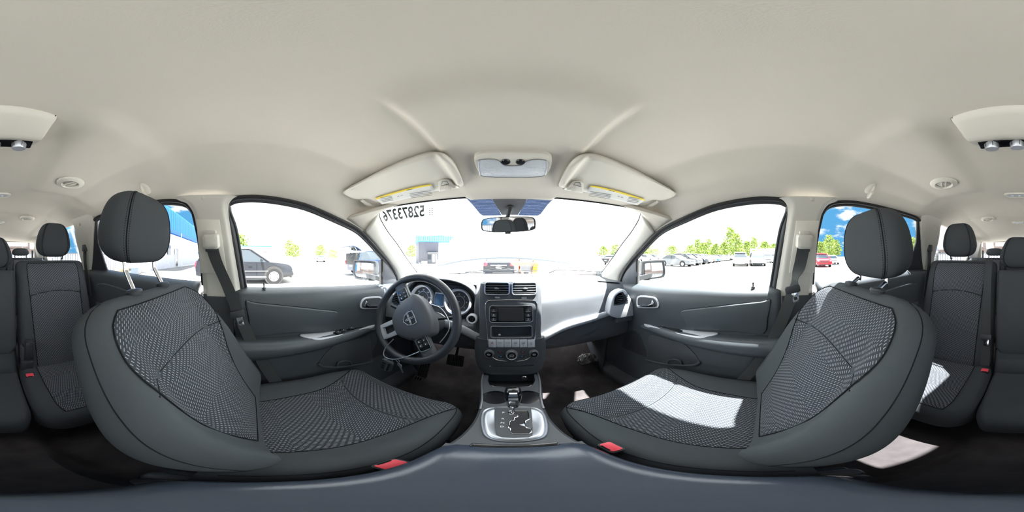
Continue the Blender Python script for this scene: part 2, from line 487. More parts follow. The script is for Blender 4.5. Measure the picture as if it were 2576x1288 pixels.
# A pillars: traced windshield edge and door edge
WL = [(953, 533), (955, 545), (961, 558.7), (977, 585), (1001, 617), (1021, 647.6), (1045.6, 681), (1066, 708)]
DL = [(916, 585), (935, 605), (961, 635), (975, 652), (989, 670), (998, 684), (1005, 698), (1010, 716)]
WA = [onws(*p) for p in WL]; DA = [onside(*p, off=.004) for p in DL]
ntrim = 2
for s in (-1, 1):
    A = [Vector((p.x*-s, p.y, p.z)) for p in WA]; B = [Vector((p.x*-s, p.y, p.z)) for p in DA]
    b = ruled('t', A, B, 40, 10, .018, None, inw)
    Bs = resample(catmull(B, 6), 41)
    b.grid(lambda u, v: Bs[int(round(u*40))] + Vector((s*.06*v, 0, 0)), 40, 3)
    o = b.build(f'trim_{ntrim}', MT['pillar'], smooth=60); o['kind'] = 'structure'; ntrim += 1
    m = o.modifiers.new('th', 'SOLIDIFY'); m.thickness = .02; m.offset = 1 if sum(p.normal.x*s*.8 + p.normal.y*.6 for p in o.data.polygons) > 0 else -1
    # lining of the roof corner from the header down to the pillar seam
    A2 = [onws(*p, -.002) for p in ((1010, 514), (985, 521), (966, 525), (953, 534))]; B2 = [onside(*p, off=-.004) for p in ((868, 552), (885, 562), (902, 574), (917, 586))]
    c = ruled('t', [Vector((p.x*-s, p.y, p.z)) for p in A2], [Vector((p.x*-s, p.y, p.z)) for p in B2], 20, 10, .004, None, inw)
    c = c.build(f'trim_{ntrim}', MT['headliner'], smooth=60, solid=.015, grow=(s, .5, 1)); c['kind'] = 'structure'; ntrim += 1
    # black glass print and rubber along the windshield edge
    edge = [Vector((p.x*-s, p.y, p.z)) for p in WA]
    hdr = [Vector((x*s, yh(x), zhd(x) - .002)) for x in (0, .1, .2, .3, .4, .48, .53)]
    pts = catmull(hdr + edge, 6)
    b = MB(); b.tube(pts, .0035, 6); b.build(f'trim_{ntrim}', MT['rubber'])['kind'] = 'structure'; ntrim += 1

# seam between roof lining and pillar trim
for s in (-1, 1):
    P = [onws(953, 534, .006), onws(944, 548, .012), onside(932, 572, .006), onside(922, 583, .003), onside(912, 586, .001)]
    MB().tube(catmull([Vector((p.x*-s, p.y, p.z)) for p in P], 5), .0012, 5).build(f'trim_{ntrim}', MT['ink'])['kind'] = 'structure'; ntrim += 1

# B pillars, traced on the left and mirrored
BL = [(437, 497), (452, 505), (470, 512), (486, 535), (493, 565), (500, 600), (506, 660), (510, 705), (512, 742)]
BR = [(596, 494), (585, 499), (575, 513), (574, 535), (578, 565), (585, 610), (594, 665), (602, 710), (607, 745)]
PB, PBR = [onside(*p, off=.012) for p in BL], [onside(*p, off=.012) for p in BR]
def pillar(L, R, s, m_, inset=.014, rows=40):
    b = MB(); A = resample(catmull(L, 6), rows+1); B = resample(catmull(R, 6), rows+1)
    def fn(u, v):
        i = v*rows; i0 = min(int(i), rows-1); t = i-i0
        a = A[i0].lerp(A[i0+1], t); c = B[i0].lerp(B[i0+1], t); p = a.lerp(c, u)
        e = min(u, 1-u); h = inset*sm(0, .14, e)
        q = Vector((p.x + h if p.x < 0 else p.x - h, p.y, p.z))
        return Vector((q.x*-s, q.y, q.z)) if True else q
    b.grid(fn, 24, rows)
    # returns towards the doors so that the trim is a solid piece
    for K in (A, B):
        b.grid(lambda u, v, K=K: (lambda p: Vector(((p.x-.05*u*1)*-s, p.y, p.z)))(K[min(rows, int(round(v*rows)))]), 2, rows)
    b.grid(lambda u, v: (lambda p: Vector(((p.x-.05*v)*-s, p.y, p.z + .0)))(A[0].lerp(B[0], u)), 10, 2)
    return b
for s in (-1, 1):
    r = thing(f'trim_{ntrim}', (s*.66, -.15, -.2), kind='structure'); ntrim += 1
    pillar(PB, PBR, s, None).build('upper_cover', MT['pillar'], r, smooth=50)
    low = [Vector((-.695, -.225, -.165)), Vector((-.69, -.235, -.5)), Vector((-.68, -.25, -.93))]
    low2 = [Vector((-.695, -.055, -.165)), Vector((-.69, -.05, -.5)), Vector((-.68, -.04, -.93))]
    pillar(low, low2, s, None, .02, 14).build('lower_cover', MT['dashlow'], r, smooth=50)
    # square clip cover and the rail plate the belt slides on
    c = onside(510, 497, .03); c = Vector((c.x*-s, c.y, c.z))
    n = Vector((-s, 0, -.34)).normalized(); F = frame(n)
    MB().box(c - n*.003, (.013, .013, .004), .001, F).build('clip_cover', MT['pillar'], r)
    P = [onside(x, y, .029) for x, y in ((493, 553), (552, 553), (571, 688), (505, 688))]
    P = [Vector((p.x*-s, p.y, p.z)) for p in P]
    MB().prism(P, -n, .02, .003).build('belt_rail_plate', MT['beige'], r)

# C pillars: between the rear door and the side window of the third row
CLp = [(170, 545), (178, 553), (186, 570), (190, 600), (200, 640), (207, 670), (214, 700)]
CRp = [(232, 540), (234, 560), (233, 590), (233, 625), (232, 655), (231, 680), (229, 705)]
C1, C2 = [onside(*p, off=.02) for p in CLp], [onside(*p, off=.012) for p in CRp]
for s in (-1, 1):
    r = thing(f'trim_{ntrim}', (s*.66, -1.1, -.1), kind='structure'); ntrim += 1
    pillar(C1, C2, s, None, .010, 24).build('upper_cover', MT['pillar'], r, smooth=50)
    lo = [Vector((-.66, -1.32, -.07)), Vector((-.64, -1.3, -.5)), Vector((-.62, -1.3, -.9))]
    lo2 = [Vector((-.685, -1.02, -.12)), Vector((-.68, -.95, -.5)), Vector((-.66, -.9, -.9))]
    pillar(lo, lo2, s, None, .02, 14).build('lower_cover', MT['dashlow'], r, smooth=50)
    c = onside(200, 565, .03); c = Vector((c.x*-s, c.y, c.z))
    MB().box(c, (.012, .016, .003), .001, frame((-s, 0, -.3))).build('clip_cover', MT['pillar'], r)

# rear quarter of the cabin: rails, D pillars, lower side lining, hatch
b = MB()
for s in (-1, 1):
    # D pillar
    b.grid(lambda u, v, s=s: Vector((s*(lerp(XS(lerp(.23, -.10, v)), .60, u*.35) - .01*sin(pi*u)), lerp(-1.98, -2.42, u) , lerp(.235, -.12, v))), 10, 10)
o = b.build(f'trim_{ntrim}', MT['pillar'], solid=.02, grow=(0, -1, 0)); o['kind'] = 'structure'; ntrim += 1
for s, nm in ((-1, 'wall_left'), (1, 'wall_right')):
    b = MB()
    b.grid(lambda u, v: Vector((s*sinterp(v, [(0, .70), (.15, .665), (.5, .63), (1, .60)]), lerp(-1.25, -2.45, u), lerp(-.08, -.95, v))), 20, 12)
    # sill and floor side under the doors, front footwell side
    b.grid(lambda u, v: Vector((s*lerp(.70, .60, sm(0, 1, v)), lerp(-1.3, 1.15, u), lerp(-.80, -.955, v))), 20, 4)
    b.grid(lambda u, v: Vector((s*lerp(.72, .60, v), lerp(.93, 1.18, u), lerp(-.12, -.95, v))), 6, 10)
    o = b.build(nm, MT['dashlow'], smooth=50, solid=.02, grow=(s, 0, 0)); o['kind'] = 'structure'
b = MB()
b.grid(lambda u, v: Vector((lerp(-.64, .64, u), -2.44 + .03*v, lerp(-.05, -.75, v))), 8, 6)
o = b.build('wall_back', MT['dashlow'], solid=.03, grow=(0, -1, 0)); o['kind'] = 'structure'
b = MB()
for (x0, x1, z0, z1) in ((-.70, -.585, -.06, .25), (.585, .70, -.06, .25), (-.6, .6, .205, .27)):
    b.box(((x0+x1)/2, -2.44, (z0+z1)/2), (x1-x0, .05, z1-z0), .015)
o = b.build(f'trim_{ntrim}', MT['pillar']); o['kind'] = 'structure'; ntrim += 1

# floor with tunnel
def floor_fn(u, v):
    x = (2*u-1)*.66; y = lerp(-2.45, 1.35, v)
    z = -.955 + .10*sm(.17, .10, abs(x))*(1 if y > -.3 else sm(-1.2, -.3, y)*.4+.3) + .16*sm(-1.02, -1.12, y)
    if y > .95: z += (y-.95)*.75
    z -= .0
    return Vector((x, y, z))
b = MB(); b.grid(floor_fn, 50, 90); o = b.build('floor', MT['carpet'], solid=.02, smooth=50, grow=(0, 0, -1)); o['kind'] = 'structure'
b = MB(); b.grid(lambda u, v: Vector((lerp(-.72, .72, u), lerp(1.10, 1.22, v), lerp(-.72, -.15, v))), 10, 10)
o = b.build('wall_front', MT['carpet'], solid=.02, grow=(0, 1, 0)); o['kind'] = 'structure'

# ------------------------------------------------------------------ glass of the setting
def wsp(x, y): return Vector((x, y, wsz(x, y)))
b = MB()
WS_BASE = lambda x: 1.30 - .14*(x/.7)**2
b.grid(lambda u, v: (lambda x0: wsp(x0*lerp(.56, .745, v)/.745, lerp(yh(x0*.75) - .01, WS_BASE(x0), v)) + Vector((0, 0, .004)))((2*u-1)*.745), 24, 16)
WIN1 = b.build('window_1', MT['wglass'], solid=.004); WIN1['kind'] = 'structure'
# rear hatch glass, curving, and the side glass of the third row
b = MB(); b.grid(lambda u, v: Vector((lerp(-.6, .6, u), -2.46, lerp(-.05, .23, v))), 8, 4)
o = b.build('window_2', MT['tint'], solid=.004); o['kind'] = 'structure'
for k, s in ((3, -1), (4, 1)):
    b = MB(); b.grid(lambda u, v: (lambda z: Vector((s*(XS(z)+.035), lerp(-1.18, -2.0, u), z)))(lerp(-.10, .235, v)), 8, 4)
    o = b.build(f'window_{k}', MT['tint'], solid=.004); o['kind'] = 'structure'
# ================================================================== seats
def sup(t, e): return (max(0.0, 1 - abs(t)**e))**(1/e)
def make_back(cx, hw, base, top, H0, tf, tb, bol, ins, mt, parent, exx=3.6, exh=2.3, name='backrest', bell=None, insmat=None, seamr=.0016, div=None):
    """a seat back: closed upholstered shell following base->top; ins(s) half width of the patterned field as a share"""
    B = Vector(base); T = Vector(top); H = (T-B).length; U = (T-B).normalized(); N = Vector((0, U.z, -U.y))   # N faces the front
    X = Vector((1, 0, 0))
    def w(s):
        ww = hw*(bell(s) if bell else 1)
        if s > H0: ww *= sup((s-H0)/(1-H0), exh)**(2/exx) if s < 1 else 0
        if s < .06: ww *= .82 + .18*sm(0, .06, s)
        return max(ww, .004)
    def front(s, a):
        """height of the front skin above the middle plane"""
        lum = .012*sin(pi*clamp(s*1.6))
        f = tf*(.72+.28*sup(a, 3)) + lum*(1-a*a) + bol*sm(.52, .86, abs(a))*sm(1.05, .55, s)*sm(-.05, .15, s)
        f *= sup(clamp((abs(a)-.80)/.2), 2.0) if abs(a) > .80 else 1
        e = sup(clamp((s-.80)/.20), 2.2) if s > .80 else 1
        return f*e
    def back(s, a):
        f = tb*(sup(clamp((abs(a)-.72)/.28), 2.0) if abs(a) > .72 else 1)
        e = sup(clamp((s-.86)/.14), 2.2) if s > .86 else 1
        return -f*e
    def P(s, a, h): return B + X*(cx + a*w(s)) + U*(s*H) + N*h - Vector((B.x, 0, 0))
    b = MB(); rings = []
    ns, na = 44, 26
    for j in range(ns+1):
        s = j/ns; s = 1 - (1-s)**1.35 if s < 1 else .999
        ring = []
        for i in range(na+1):
            a = -cos(pi*i/na); a = math.copysign(abs(a)**.85, a); ring.append(P(s, a, front(s, a)))
        for i in range(1, na):
            a = cos(pi*i/na); a = math.copysign(abs(a)**.85, a); ring.append(P(s, a, back(s, a)))
        rings.append(ring)
    b.loft(rings)
    o = b.build(name, mt, parent, smooth=70)
    if ins:
        s0, s1, f = ins
        def q(s, a, e=.0025): return P(s, a, front(s, a) + e)
        b = MB()
        def fn(u, v):
            s = lerp(s0, s1, v); a = (2*u-1)*f(s)
            e = .0035*sm(0, .06, min(u, 1-u))*sm(0, .05, min(v, 1-v)) + .0008
            g = 0
            if div: g = -.006*math.exp(-((s - div(a))/.012)**2)
            return q(s, a, e + g)
        b.grid(fn, 40, 60, uvf=lambda u, v: ((2*u-1)*f(lerp(s0, s1, v))*hw, lerp(s0, s1, v)*H))
        i_ = b.build('patterned_panel', insmat or MT['pattern'], o, smooth=70)
        b = MB()
        b.tube([q(s0+(s1-s0)*k/40, -f(s0+(s1-s0)*k/40), .0015) for k in range(41)] + [q(s1, f(s1)*(2*k/20-1), .0015) for k in range(21)] + [q(s1+(s0-s1)*k/40, f(s1+(s0-s1)*k/40), .0015) for k in range(41)] + [q(s0, f(s0)*(1-2*k/20), .0015) for k in range(21)], seamr, 6)
        b.build('panel_seam', MT['seam'], o)
        if div: MB().tube([q(div(a), a, -.001) for a in [f(div(0))*(2*k/24-1) for k in range(25)]], seamr*1.1, 6).build('cross_seam', MT['seam'], o)
    return o, P, front, back, w

def make_cushion(cx, hw, y0, y1, z, th, bol, ins, mt, parent, name='cushion', droop=.03, tilt=0.0, seamr=.0016, div=None, taper=.04):
    L = y1-y0
    def w(t):
        ww = hw*(1 - taper*abs(2*t-1)**2)
        if t > .80: ww *= lerp(1, sup((t-.80)/.2, 2.4), .42)
        return ww
    def topz(t, a):
        h = bol*sm(.50, .84, abs(a))*sm(1.0, .62, t)*sm(-.2, .2, t)
        e = sup(clamp((abs(a)-.82)/.18), 2.0) if abs(a) > .82 else 1
        f = sup(clamp((t-.84)/.16), 2.2) if t > .84 else 1
        return z - droop*sm(.5, 1, t)*.0 + tilt*t + h - (1-e)*.055 - (1-f)*.075
    def P(t, a, h=0): return Vector((cx + a*w(t), y0 + L*t, topz(t, a) + h))
    b = MB(); rings = []; ns, na = 36, 26
    for j in range(ns+1):
        t = j/ns; t = 1-(1-t)**1.4 if t < 1 else .999
        ring = []
        for i in range(na+1):
            a = -cos(pi*i/na); a = math.copysign(abs(a)**.85, a); ring.append(P(t, a))
        for i in range(1, na):
            a = cos(pi*i/na); a = math.copysign(abs(a)**.85, a)*.97
            ring.append(Vector((cx + a*w(t), y0 + L*t*.985, z - th + .0*t)))
        rings.append(ring)
    b.loft(rings); o = b.build(name, mt, parent, smooth=70)
    if ins:
        t0, t1, f = ins
        def q(t, a, e=.0015): return P(t, a, e)
        b = MB()
        def fn(u, v):
            t = lerp(t0, t1, v); a = (2*u-1)*f(t)
            e = .0035*sm(0, .06, min(u, 1-u))*sm(0, .05, min(v, 1-v)) + .0008
            if div: e -= .006*math.exp(-((t-div(a))/.018)**2)
            return q(t, a, e)
        b.grid(fn, 40, 50, uvf=lambda u, v: ((2*u-1)*f(lerp(t0, t1, v))*hw, lerp(t0, t1, v)*L))
        b.build('patterned_panel', MT['pattern'], o, smooth=70)
        b = MB()
        b.tube([q(t0+(t1-t0)*k/40, -f(t0+(t1-t0)*k/40)) for k in range(41)] + [q(t1, f(t1)*(2*k/20-1)) for k in range(21)] + [q(t1+(t0-t1)*k/40, f(t1+(t0-t1)*k/40)) for k in range(41)] + [q(t0, f(t0)*(1-2*k/20)) for k in range(21)], seamr, 6)
        b.build('panel_seam', MT['seam'], o)
        if div: MB().tube([q(div(a), a, -.001) for a in [f(div(0))*(2*k/24-1) for k in range(25)]], seamr*1.1, 6).build('cross_seam', MT['seam'], o)
    return o, P

def make_headrest(c, size, parent, lean=.12, posts=None, post_r=.0062, seams=True, wid=1.0, pr=None, post_x=.065, tuck=.88, sleeve=True, name='headrest', mt=None):
    """c centre; size full width, depth, height; posts = (foot point y, z)"""
    W, D, Hh = (k/2 for k in size); c = Vector(c); rings = []
    R = Matrix.Rotation(-lean, 3, 'X')
    def sec(t):   # t -1 (bottom) .. 1 (top): half width, half depth
        k = sup(t, 2.5)
        ww = W*lerp(1.0, tuck, sm(-.6, 1, t))*(k**.66)
        return ww, D*lerp(.92, .80, (t+1)/2)*(k**.8)
    nz_, nr = 26, 40
    def pt(t, ang):
        ww, dd = sec(t); ca, sa = cos(ang), sin(ang)
        x = math.copysign(abs(ca)**.55, ca)*ww; y = math.copysign(abs(sa)**.62, sa)*dd
        return c + R @ Vector((x, y, t*Hh))
    for j in range(1, nz_):
        t = -cos(pi*j/nz_); rings.append([pt(t, 2*pi*i/nr) for i in range(nr)])
    b = MB(); b.loft(rings); o = b.build(name, mt or MT['cloth'], parent, smooth=80)
    if seams:
        for s in (1, -1):
            ang = radians(52) if s > 0 else radians(128)
            MB().tube([pt(-.97+1.94*k/40, ang) + R @ Vector((0, .0005, 0)) for k in range(41)], .0016, 6).build('seam', MT['seam'], o)
        b = MB()
        for s in (1, -1):
            for da in (-5.0, 5.0):
                ang = radians((52 if s > 0 else 128) + da)
                for k in range(34):
                    t = -.94+1.88*k/33; p = pt(t, ang); q = pt(t+.028, ang)
                    b.tube([p + (p-c).normalized()*.0004, q + (q-c).normalized()*.0004], .0009, 4)
        b.build('stitching', MT['seam'], o)['kind'] = 'stuff'
    if posts:
        fy, fz = posts
        for s in (-1, 1):
            x = c.x + s*post_x; top = c + R @ Vector((0, .012, -Hh*.75)); low = Vector((x, fy, fz))
            k1 = Vector((x, lerp(top.y, fy, .25)-.006, c.z - Hh - .012)); k2 = Vector((x, lerp(top.y, fy, .55)-.012, lerp(c.z-Hh, fz, .35)))
            path = catmull([Vector((x, top.y, top.z)), k1, k2, low.lerp(k2, .3), low], 5)
            p = MB().tube(path, post_r, 12).build('post', MT['chrome'], parent)
            if sleeve:
                MB().lathe([(.003, -.01), (.019, -.008), (.021, 0), (.019, .005), (.009, .008)], low, (0, -.2, 1), 20).build('post_collar', MT['black'], parent)
    return o

def front_seat(cx, label, hr_z, name='front_seat'):
    s = 1 if cx > 0 else -1        # s: which side of the car; inner side is towards x = 0
    r = thing(name, (cx, .2, -.955), label, 'car seat')
    f = lambda q: sinterp(q, [(.06, .47), (.2, .52), (.45, .64), (.62, .74), (.78, .84), (.90, .80), (.95, .70)])
    back, P, fr, bk, w_ = make_back(cx, .243, (0, -.02, -.60), (0, -.272, -.095), .84, .045, .075, .052, (.06, .945, f), MT['cloth2'], r,
        bell=lambda q: sinterp(q, [(0, .90), (.25, 1.0), (.6, 1.0), (.85, .97), (1, .93)]), div=lambda a: .66 + .035*(1-a*a*2.2), exx=4.2, exh=2.6)
    # piping seams around the flank
    for sg in (-1, 1):
        b = MB()
        b.tube([P(q, sg*.985, fr(q, sg*.985)*.2 - .012) for q in [k/40*.96+.01 for k in range(41)]], .0016, 6)
        b.build('back_piping', MT['seam'], back)
        b = MB(); b.tube([P(q, sg*.975, fr(q, sg*.975)+.0006) for q in [k/40*.955+.03 for k in range(41)]], .0012, 6)
        b.build('flank_seam', MT['seam'], back)
    g = lambda t: sinterp(t, [(.06, .50), (.3, .56), (.55, .60), (.75, .74), (.9, .93), (.95, .95)])
    cus, Q = make_cushion(cx, .252, -.05, .478, -.615, .10, .034, (.10, .952, g), MT['cloth2'], r, tilt=.02, div=lambda a: .66 + .10*a*a)
    for sg in (-1, 1): MB().tube([Q(t, sg*.93, .0008) for t in [.04+.9*k/40 for k in range(41)]], .0012, 6).build('flank_seam', MT['seam'], cus)
    # plastic base and side shields, slide rails
    b = MB(); b.box((cx, .16, -.765), (.44, .42, .10), .03); b.build('seat_base', MT['black'], r)
    b = MB(); b.box((cx - s*.232, .10, -.705), (.030, .40, .07), .012); b.build('inner_shield', MT['dashlow'], r)
    b = MB(); b.box((cx + s*.250, .12, -.700), (.035, .44, .09), .014); b.build('outer_shield', MT['dashlow'], r)
    for sg in (-1, 1): MB().box((cx + sg*.19, .15, -.88), (.04, .52, .13), .006).build('slide_rail', MT['black'], r)
    make_headrest((cx, -.300, hr_z), (.262, .125, .198), r, posts=(-.262, -.088), lean=.10)
    # black hinge cover on the inner side of the recliner
    MB().ell((cx - s*.262, -.03, -.66), (.022, .06, .05)).build('hinge_cover', MT['black'], r)
    return r
DRIVER = front_seat(-.37, "black cloth driver's seat behind the steering wheel, its headrest pulled high", .080)
PASS = front_seat(.37, "black cloth front passenger seat with a sunlit cushion, its headrest pushed low", .036)

# second row
def second_row(cx, hw, label, centre=False, s=1):
    r = thing('rear_bench', (cx, -.8, -.955), label, 'car seat')
    if not centre:
        off = .05*s  # the patterned field sits towards the door
        f = lambda q: sinterp(q, [(.03, .62), (.5, .66), (.9, .72), (.97, .70)])
        back, P, fr, bk, w_ = make_back(cx, hw, (0, -.83, -.70), (0, -1.02, -.030), .93, .05, .09, .018, (.03, .965, f), MT['cloth'], r, exx=6, exh=3.2,
            div=lambda a: .66 + .05*(1-a*a*1.5), seamr=.002)
        g = lambda t: sinterp(t, [(.05, .62), (.6, .66), (.95, .72)])
        make_cushion(cx, hw+.01, -.90, -.40, -.665, .14, .016, (.08, .94, g), MT['cloth'], r, tilt=.012)
        make_headrest((cx + s*.025, -1.03, .108), (.245, .11, .228), r, posts=(-1.045, -.038), lean=.08, tuck=.80)
    else:
        back, P, fr, bk, w_ = make_back(cx, hw, (0, -.855, -.56), (0, -.965, -.085), .96, .05, .06, 0, None, MT['cloth'], r, exx=9, exh=5)
        make_back(cx, hw*.98, (0, -.80, -.705), (0, -.862, -.545), .9, .045, .05, 0, None, MT['cloth'], r, exx=9, exh=4, name='lower_backrest')
        make_cushion(cx, hw+.002, -.88, -.415, -.675, .13, .0, None, MT['cloth'], r, tilt=.012)
        make_headrest((cx, -.985, .022), (.228, .10, .185), r, posts=(-.975, -.10), lean=.05, seams=True, tuck=.72, post_x=.075)
        # shelf of black plastic behind the folding backrest and the strap
        MB().box((cx, -1.05, -.10), (.24, .08, .16), .02).build('back_panel', MT['cloth'], r)
    return r
BENCH = []
BENCH.append(second_row(-.36, .235, 'black cloth rear bench seat behind the driver, patterned back', s=-1))
second_row(.37, .235, 'black cloth rear bench seat behind the passenger, patterned back', s=1)
second_row(.005, .120, 'narrow plain black centre rear seat with folding backrest', True)
# third row, seen between the headrests
for s, lb in ((-1, 'plain black third-row seat behind the left rear headrest'), (1, 'plain black third-row seat behind the right rear headrest')):
    r = thing('third_row_seat', (s*.33, -1.75, -.79), lb, 'car seat')
    make_back(s*.33, .25, (0, -1.66, -.60), (0, -1.80, -.02), .9, .05, .06, 0, (.3, .95, lambda q: .55), MT['cloth'], r, exx=7, exh=3)
    make_cushion(s*.33, .25, -1.72, -1.32, -.62, .12, 0, None, MT['cloth'], r)
    make_headrest((s*.28, -1.82, .045), (.20, .09, .085), r, posts=(-1.81, -.02), seams=False, sleeve=False)
    MB().box((s*.42, -1.83, .02), (.02, .02, .09), .004).build('release_lever', MT['black'], r)
# ================================================================== 2-D outline helpers
def rrect(w_, h, r, n=5):
    pts = []
    for cx_, cy_, a0 in ((w_/2-r, h/2-r, 0), (-w_/2+r, h/2-r, pi/2), (-w_/2+r, -h/2+r, pi), (w_/2-r, -h/2+r, 3*pi/2)):
        for k in range(n+1): a = a0 + pi/2*k/n; pts.append((cx_+r*cos(a), cy_+r*sin(a)))
    return pts
def smooth2(pts, n=4): return [(p.x, p.y) for p in catmull([(x, y, 0) for x, y in pts], n, closed=True)]
def lift(pts, o, F, z=0.0): o = Vector(o); return [o + F @ Vector((x, y, z)) for x, y in pts]
def plate(b, o, F, pts, d, bev=.0, z=0.0):
    """outline pts in the plane of F, front face at height z, pushed back by d"""
    return b.prism(lift(pts, o, F, z), -(F @ Vector((0, 0, 1))), d, bev)
def ringp(b, o, F, pts, r, z=0.0, n=6): return b.tube(lift(pts, o, F, z), r, n, closed=True)
def circ(r, n=28, c=(0, 0)): return [(c[0]+r*cos(2*pi*k/n), c[1]+r*sin(2*pi*k/n)) for k in range(n)]

# ================================================================== front doors
ZS = [(-.1, -.132), (.28, -.142), (.65, -.166), (.95, -.186)]
def zs(y): return interp(y, ZS)
PROF = [(0, .706), (.006, .690), (.014, .668), (.030, .655), (.06, .648), (.09, .646), (.16, .650), (.21, .655), (.25, .655), (.34, .655), (.50, .650), (.66, .640), (.78, .640)]
def sgn(p, s): return Vector((p.x*-s, p.y, p.z))
FTc = catmull(FT, 5)
def topz(y):
    pts = [(p.y, p.z) for p in FTc if p.z > -.2]; pts.sort(); return interp(y, pts)
wn_ = 5
for k, s in ((1, -1), (2, 1)):
    D = thing(f'door_{k}', (s*.70, .4, -.9), kind='structure')
    b = MB()
    def dfn(u, v):
        y = lerp(-.068, 1.02, u); dz = .78*(v**1.25); x = interp(dz, PROF)
        x -= .0*u
        # map pocket bulge low down towards the front
        x -= .035*sm(.30, .36, dz)*sm(.62, .52, dz)*sm(.06, .16, y)*sm(.80, .62, y)*.0
        return Vector((s*x, y, zs(y) - dz))
    b.grid(dfn, 40, 44); b.build('door_panel', MT['door'], D, smooth=60, solid=.025, grow=(s, 0, 0))
    # padded insert
    P = [(618, 757), (640, 760), (700, 766), (770, 773), (825, 779), (840, 781), (846, 787), (838, 805), (822, 829), (760, 834), (700, 838), (636, 843), (626, 800)]
    P = [onx(x, y, -.655) for x, y in P]; P = [sgn(Vector((-(interp(zs(q.y)-q.z, PROF) - .010), q.y, q.z)), s) for q in P]
    ins_ = MB().prism(catmull(P, 3, True), (s, 0, 0), .03, .006, 3).build('padded_insert', MT['door'], D, smooth=50)
    MB().tube([q + Vector((s*.0095, 0, 0)) for q in catmull(P, 3, True)], .0022, 6, closed=True).build('insert_groove', MT['seam'], ins_)
    # armrest
    b = MB(); rings = []
    for i in range(31):
        t = i/30; y = lerp(-.07, .685, t)
        zt = sinterp(y, [(-.07, -.348), (.2, -.352), (.45, -.376), (.6, -.396), (.70, -.41)])
        xin = sinterp(y, [(-.07, .572), (.15, .575), (.35, .592), (.55, .632), (.70, .668)])
        h = sinterp(y, [(-.07, .10), (.05, .085), (.3, .062), (.6, .03), (.7, .015)])
        ring = [(.69, zt-.004), (xin+.05, zt-.003), (xin+.022, zt+.001), (xin+.008, zt-.007), (xin, zt-.022-.1*h), (xin+.004, zt-.55*h-.01), (xin+.022, zt-h), (.69, zt-h-.03)]
        rings.append([Vector((s*x, y, z)) for x, z in ring])
    b.loft(rings); arm = b.build('armrest', MT['door'], D, smooth=70, bevel=0)
    b = MB(); b.tube([Vector((s*(interp(y, [(-.07, .572), (.15, .575), (.35, .592), (.55, .632), (.70, .668)])+.006), y, interp(y, [(-.07, -.348), (.2, -.352), (.45, -.376), (.6, -.396), (.70, -.41)])-.7*interp(y, [(0, .085), (.3, .062), (.6, .03)]))) for y in [.02+.6*i/30 for i in range(31)]], .0012, 5)
    b.build('stitched_seam', MT['ink'], arm)
    # silver pull-cup trim on the armrest with the switches
    def zpl(p): return p.z - (-.343 - .052*(p.y-.15)/.45)
    P = [(754, 841), (800, 836), (850, 827), (890, 818), (915, 813.5), (940, 812.5), (941, 819), (915, 826), (880, 836), (847, 845), (820, 850.5), (798, 853), (776, 850)]
    P3 = [sgn(onf(x, y, zpl), s) for x, y in P]
    bez = MB().prism(catmull(P3, 3, True), (0, -.05, -1), .014, .003).build('silver_trim', MT['silver'], D, smooth=50)
    P = [(838, 837), (860, 829), (890, 820.5), (908, 816), (917, 819), (912, 824), (885, 833), (850, 843), (842, 842)] if s < 0 else [(846, 835), (868, 827), (890, 820.5), (908, 817), (914, 819), (908, 824), (885, 831), (856, 840), (848, 839)]
    P3 = [sgn(onf(x, y, zpl), s) + Vector((0, 0, .002)) for x, y in P]
    sp = MB().prism(catmull(P3, 2, True), (0, -.05, -1), .006, .001).build('switch_panel', MT['gloss'], D)
    sw = [(851, 838.5), (864, 834), (884, 827.5), (898, 822.5)] if s < 0 else [(893, 825), (906, 820.5)]
    for (x, y) in sw:
        c = sgn(onf(x, y, zpl), s) + Vector((0, 0, .006))
        MB().box(c, (.022, .026, .008), .003, Matrix.Rotation(s*.35, 3, 'Z')).build('window_switch', MT['black'], sp)
        MB().box(c + Vector((0, 0, .0042)), (.006, .003, .0006), .0, Matrix.Rotation(s*.35, 3, 'Z')).build('switch_mark', MT['white'], sp)
    # inner door handle
    xh = -.646
    c = onx(931, 762, xh); F = Matrix.Rotation(0, 3, 'X')
    def hp(pts, dx=0.0): return [sgn(onx(x, y, xh), s) + Vector((-s*dx, 0, 0)) for x, y in pts]
    out = [(904, 768), (907, 758), (914, 750), (925, 747), (945, 745), (958, 747), (961, 758), (960, 772), (952, 776), (925, 777), (908, 776)]
    esc = MB().prism(catmull(hp(out, .006), 3, True), (s, 0, 0), .008, .002).build('handle_escutcheon', MT['silver'], D)
    inn = [(908, 767), (911, 758), (917, 752), (927, 750), (945, 748.5), (955, 750), (957, 758), (956, 770), (950, 773), (925, 774), (911, 773)]
    MB().prism(catmull(hp(inn, .0072), 3, True), (s, 0, 0), .004, 0).build('handle_cup', MT['dashlow'], esc)
    lev = hp([(917, 757), (921, 758), (924, 764), (932, 767), (945, 766.5), (953, 766), (956, 769), (950, 772), (930, 773), (918, 772), (913, 768)], .016)
    MB().prism(catmull(lev, 3, True), (s, 0, 0), .009, .003).build('handle_lever', MT['chrome'], esc)
    # lock pin
    c = sgn(onx(664, 727, -.69), s)
    MB().lathe([(.009, -.004), (.009, 0), (.003, .001), (.0032, .012), (.0045, .016), (.0035, .02)], (c.x, c.y, zs(c.y) + .002), (0, 0, 1), 14).build('lock_pin', MT['black'], D)
    # map pocket lip and bottle cup
    P = [sgn(onx(x, y, -.648), s) for x, y in [(800, 914), (808, 920), (826, 924), (868, 922.5), (905, 917), (938, 909)]]
    MB().tube(catmull(P, 5), .007, 10, flat=(1, .7)).build('pocket_lip', MT['door'], D)
    P = [sgn(onx(x, y, -.650), s) for x, y in [(803, 912), (838, 872), (872, 860), (905, 850), (930, 848), (934, 880), (934, 906), (868, 920), (826, 921)]]
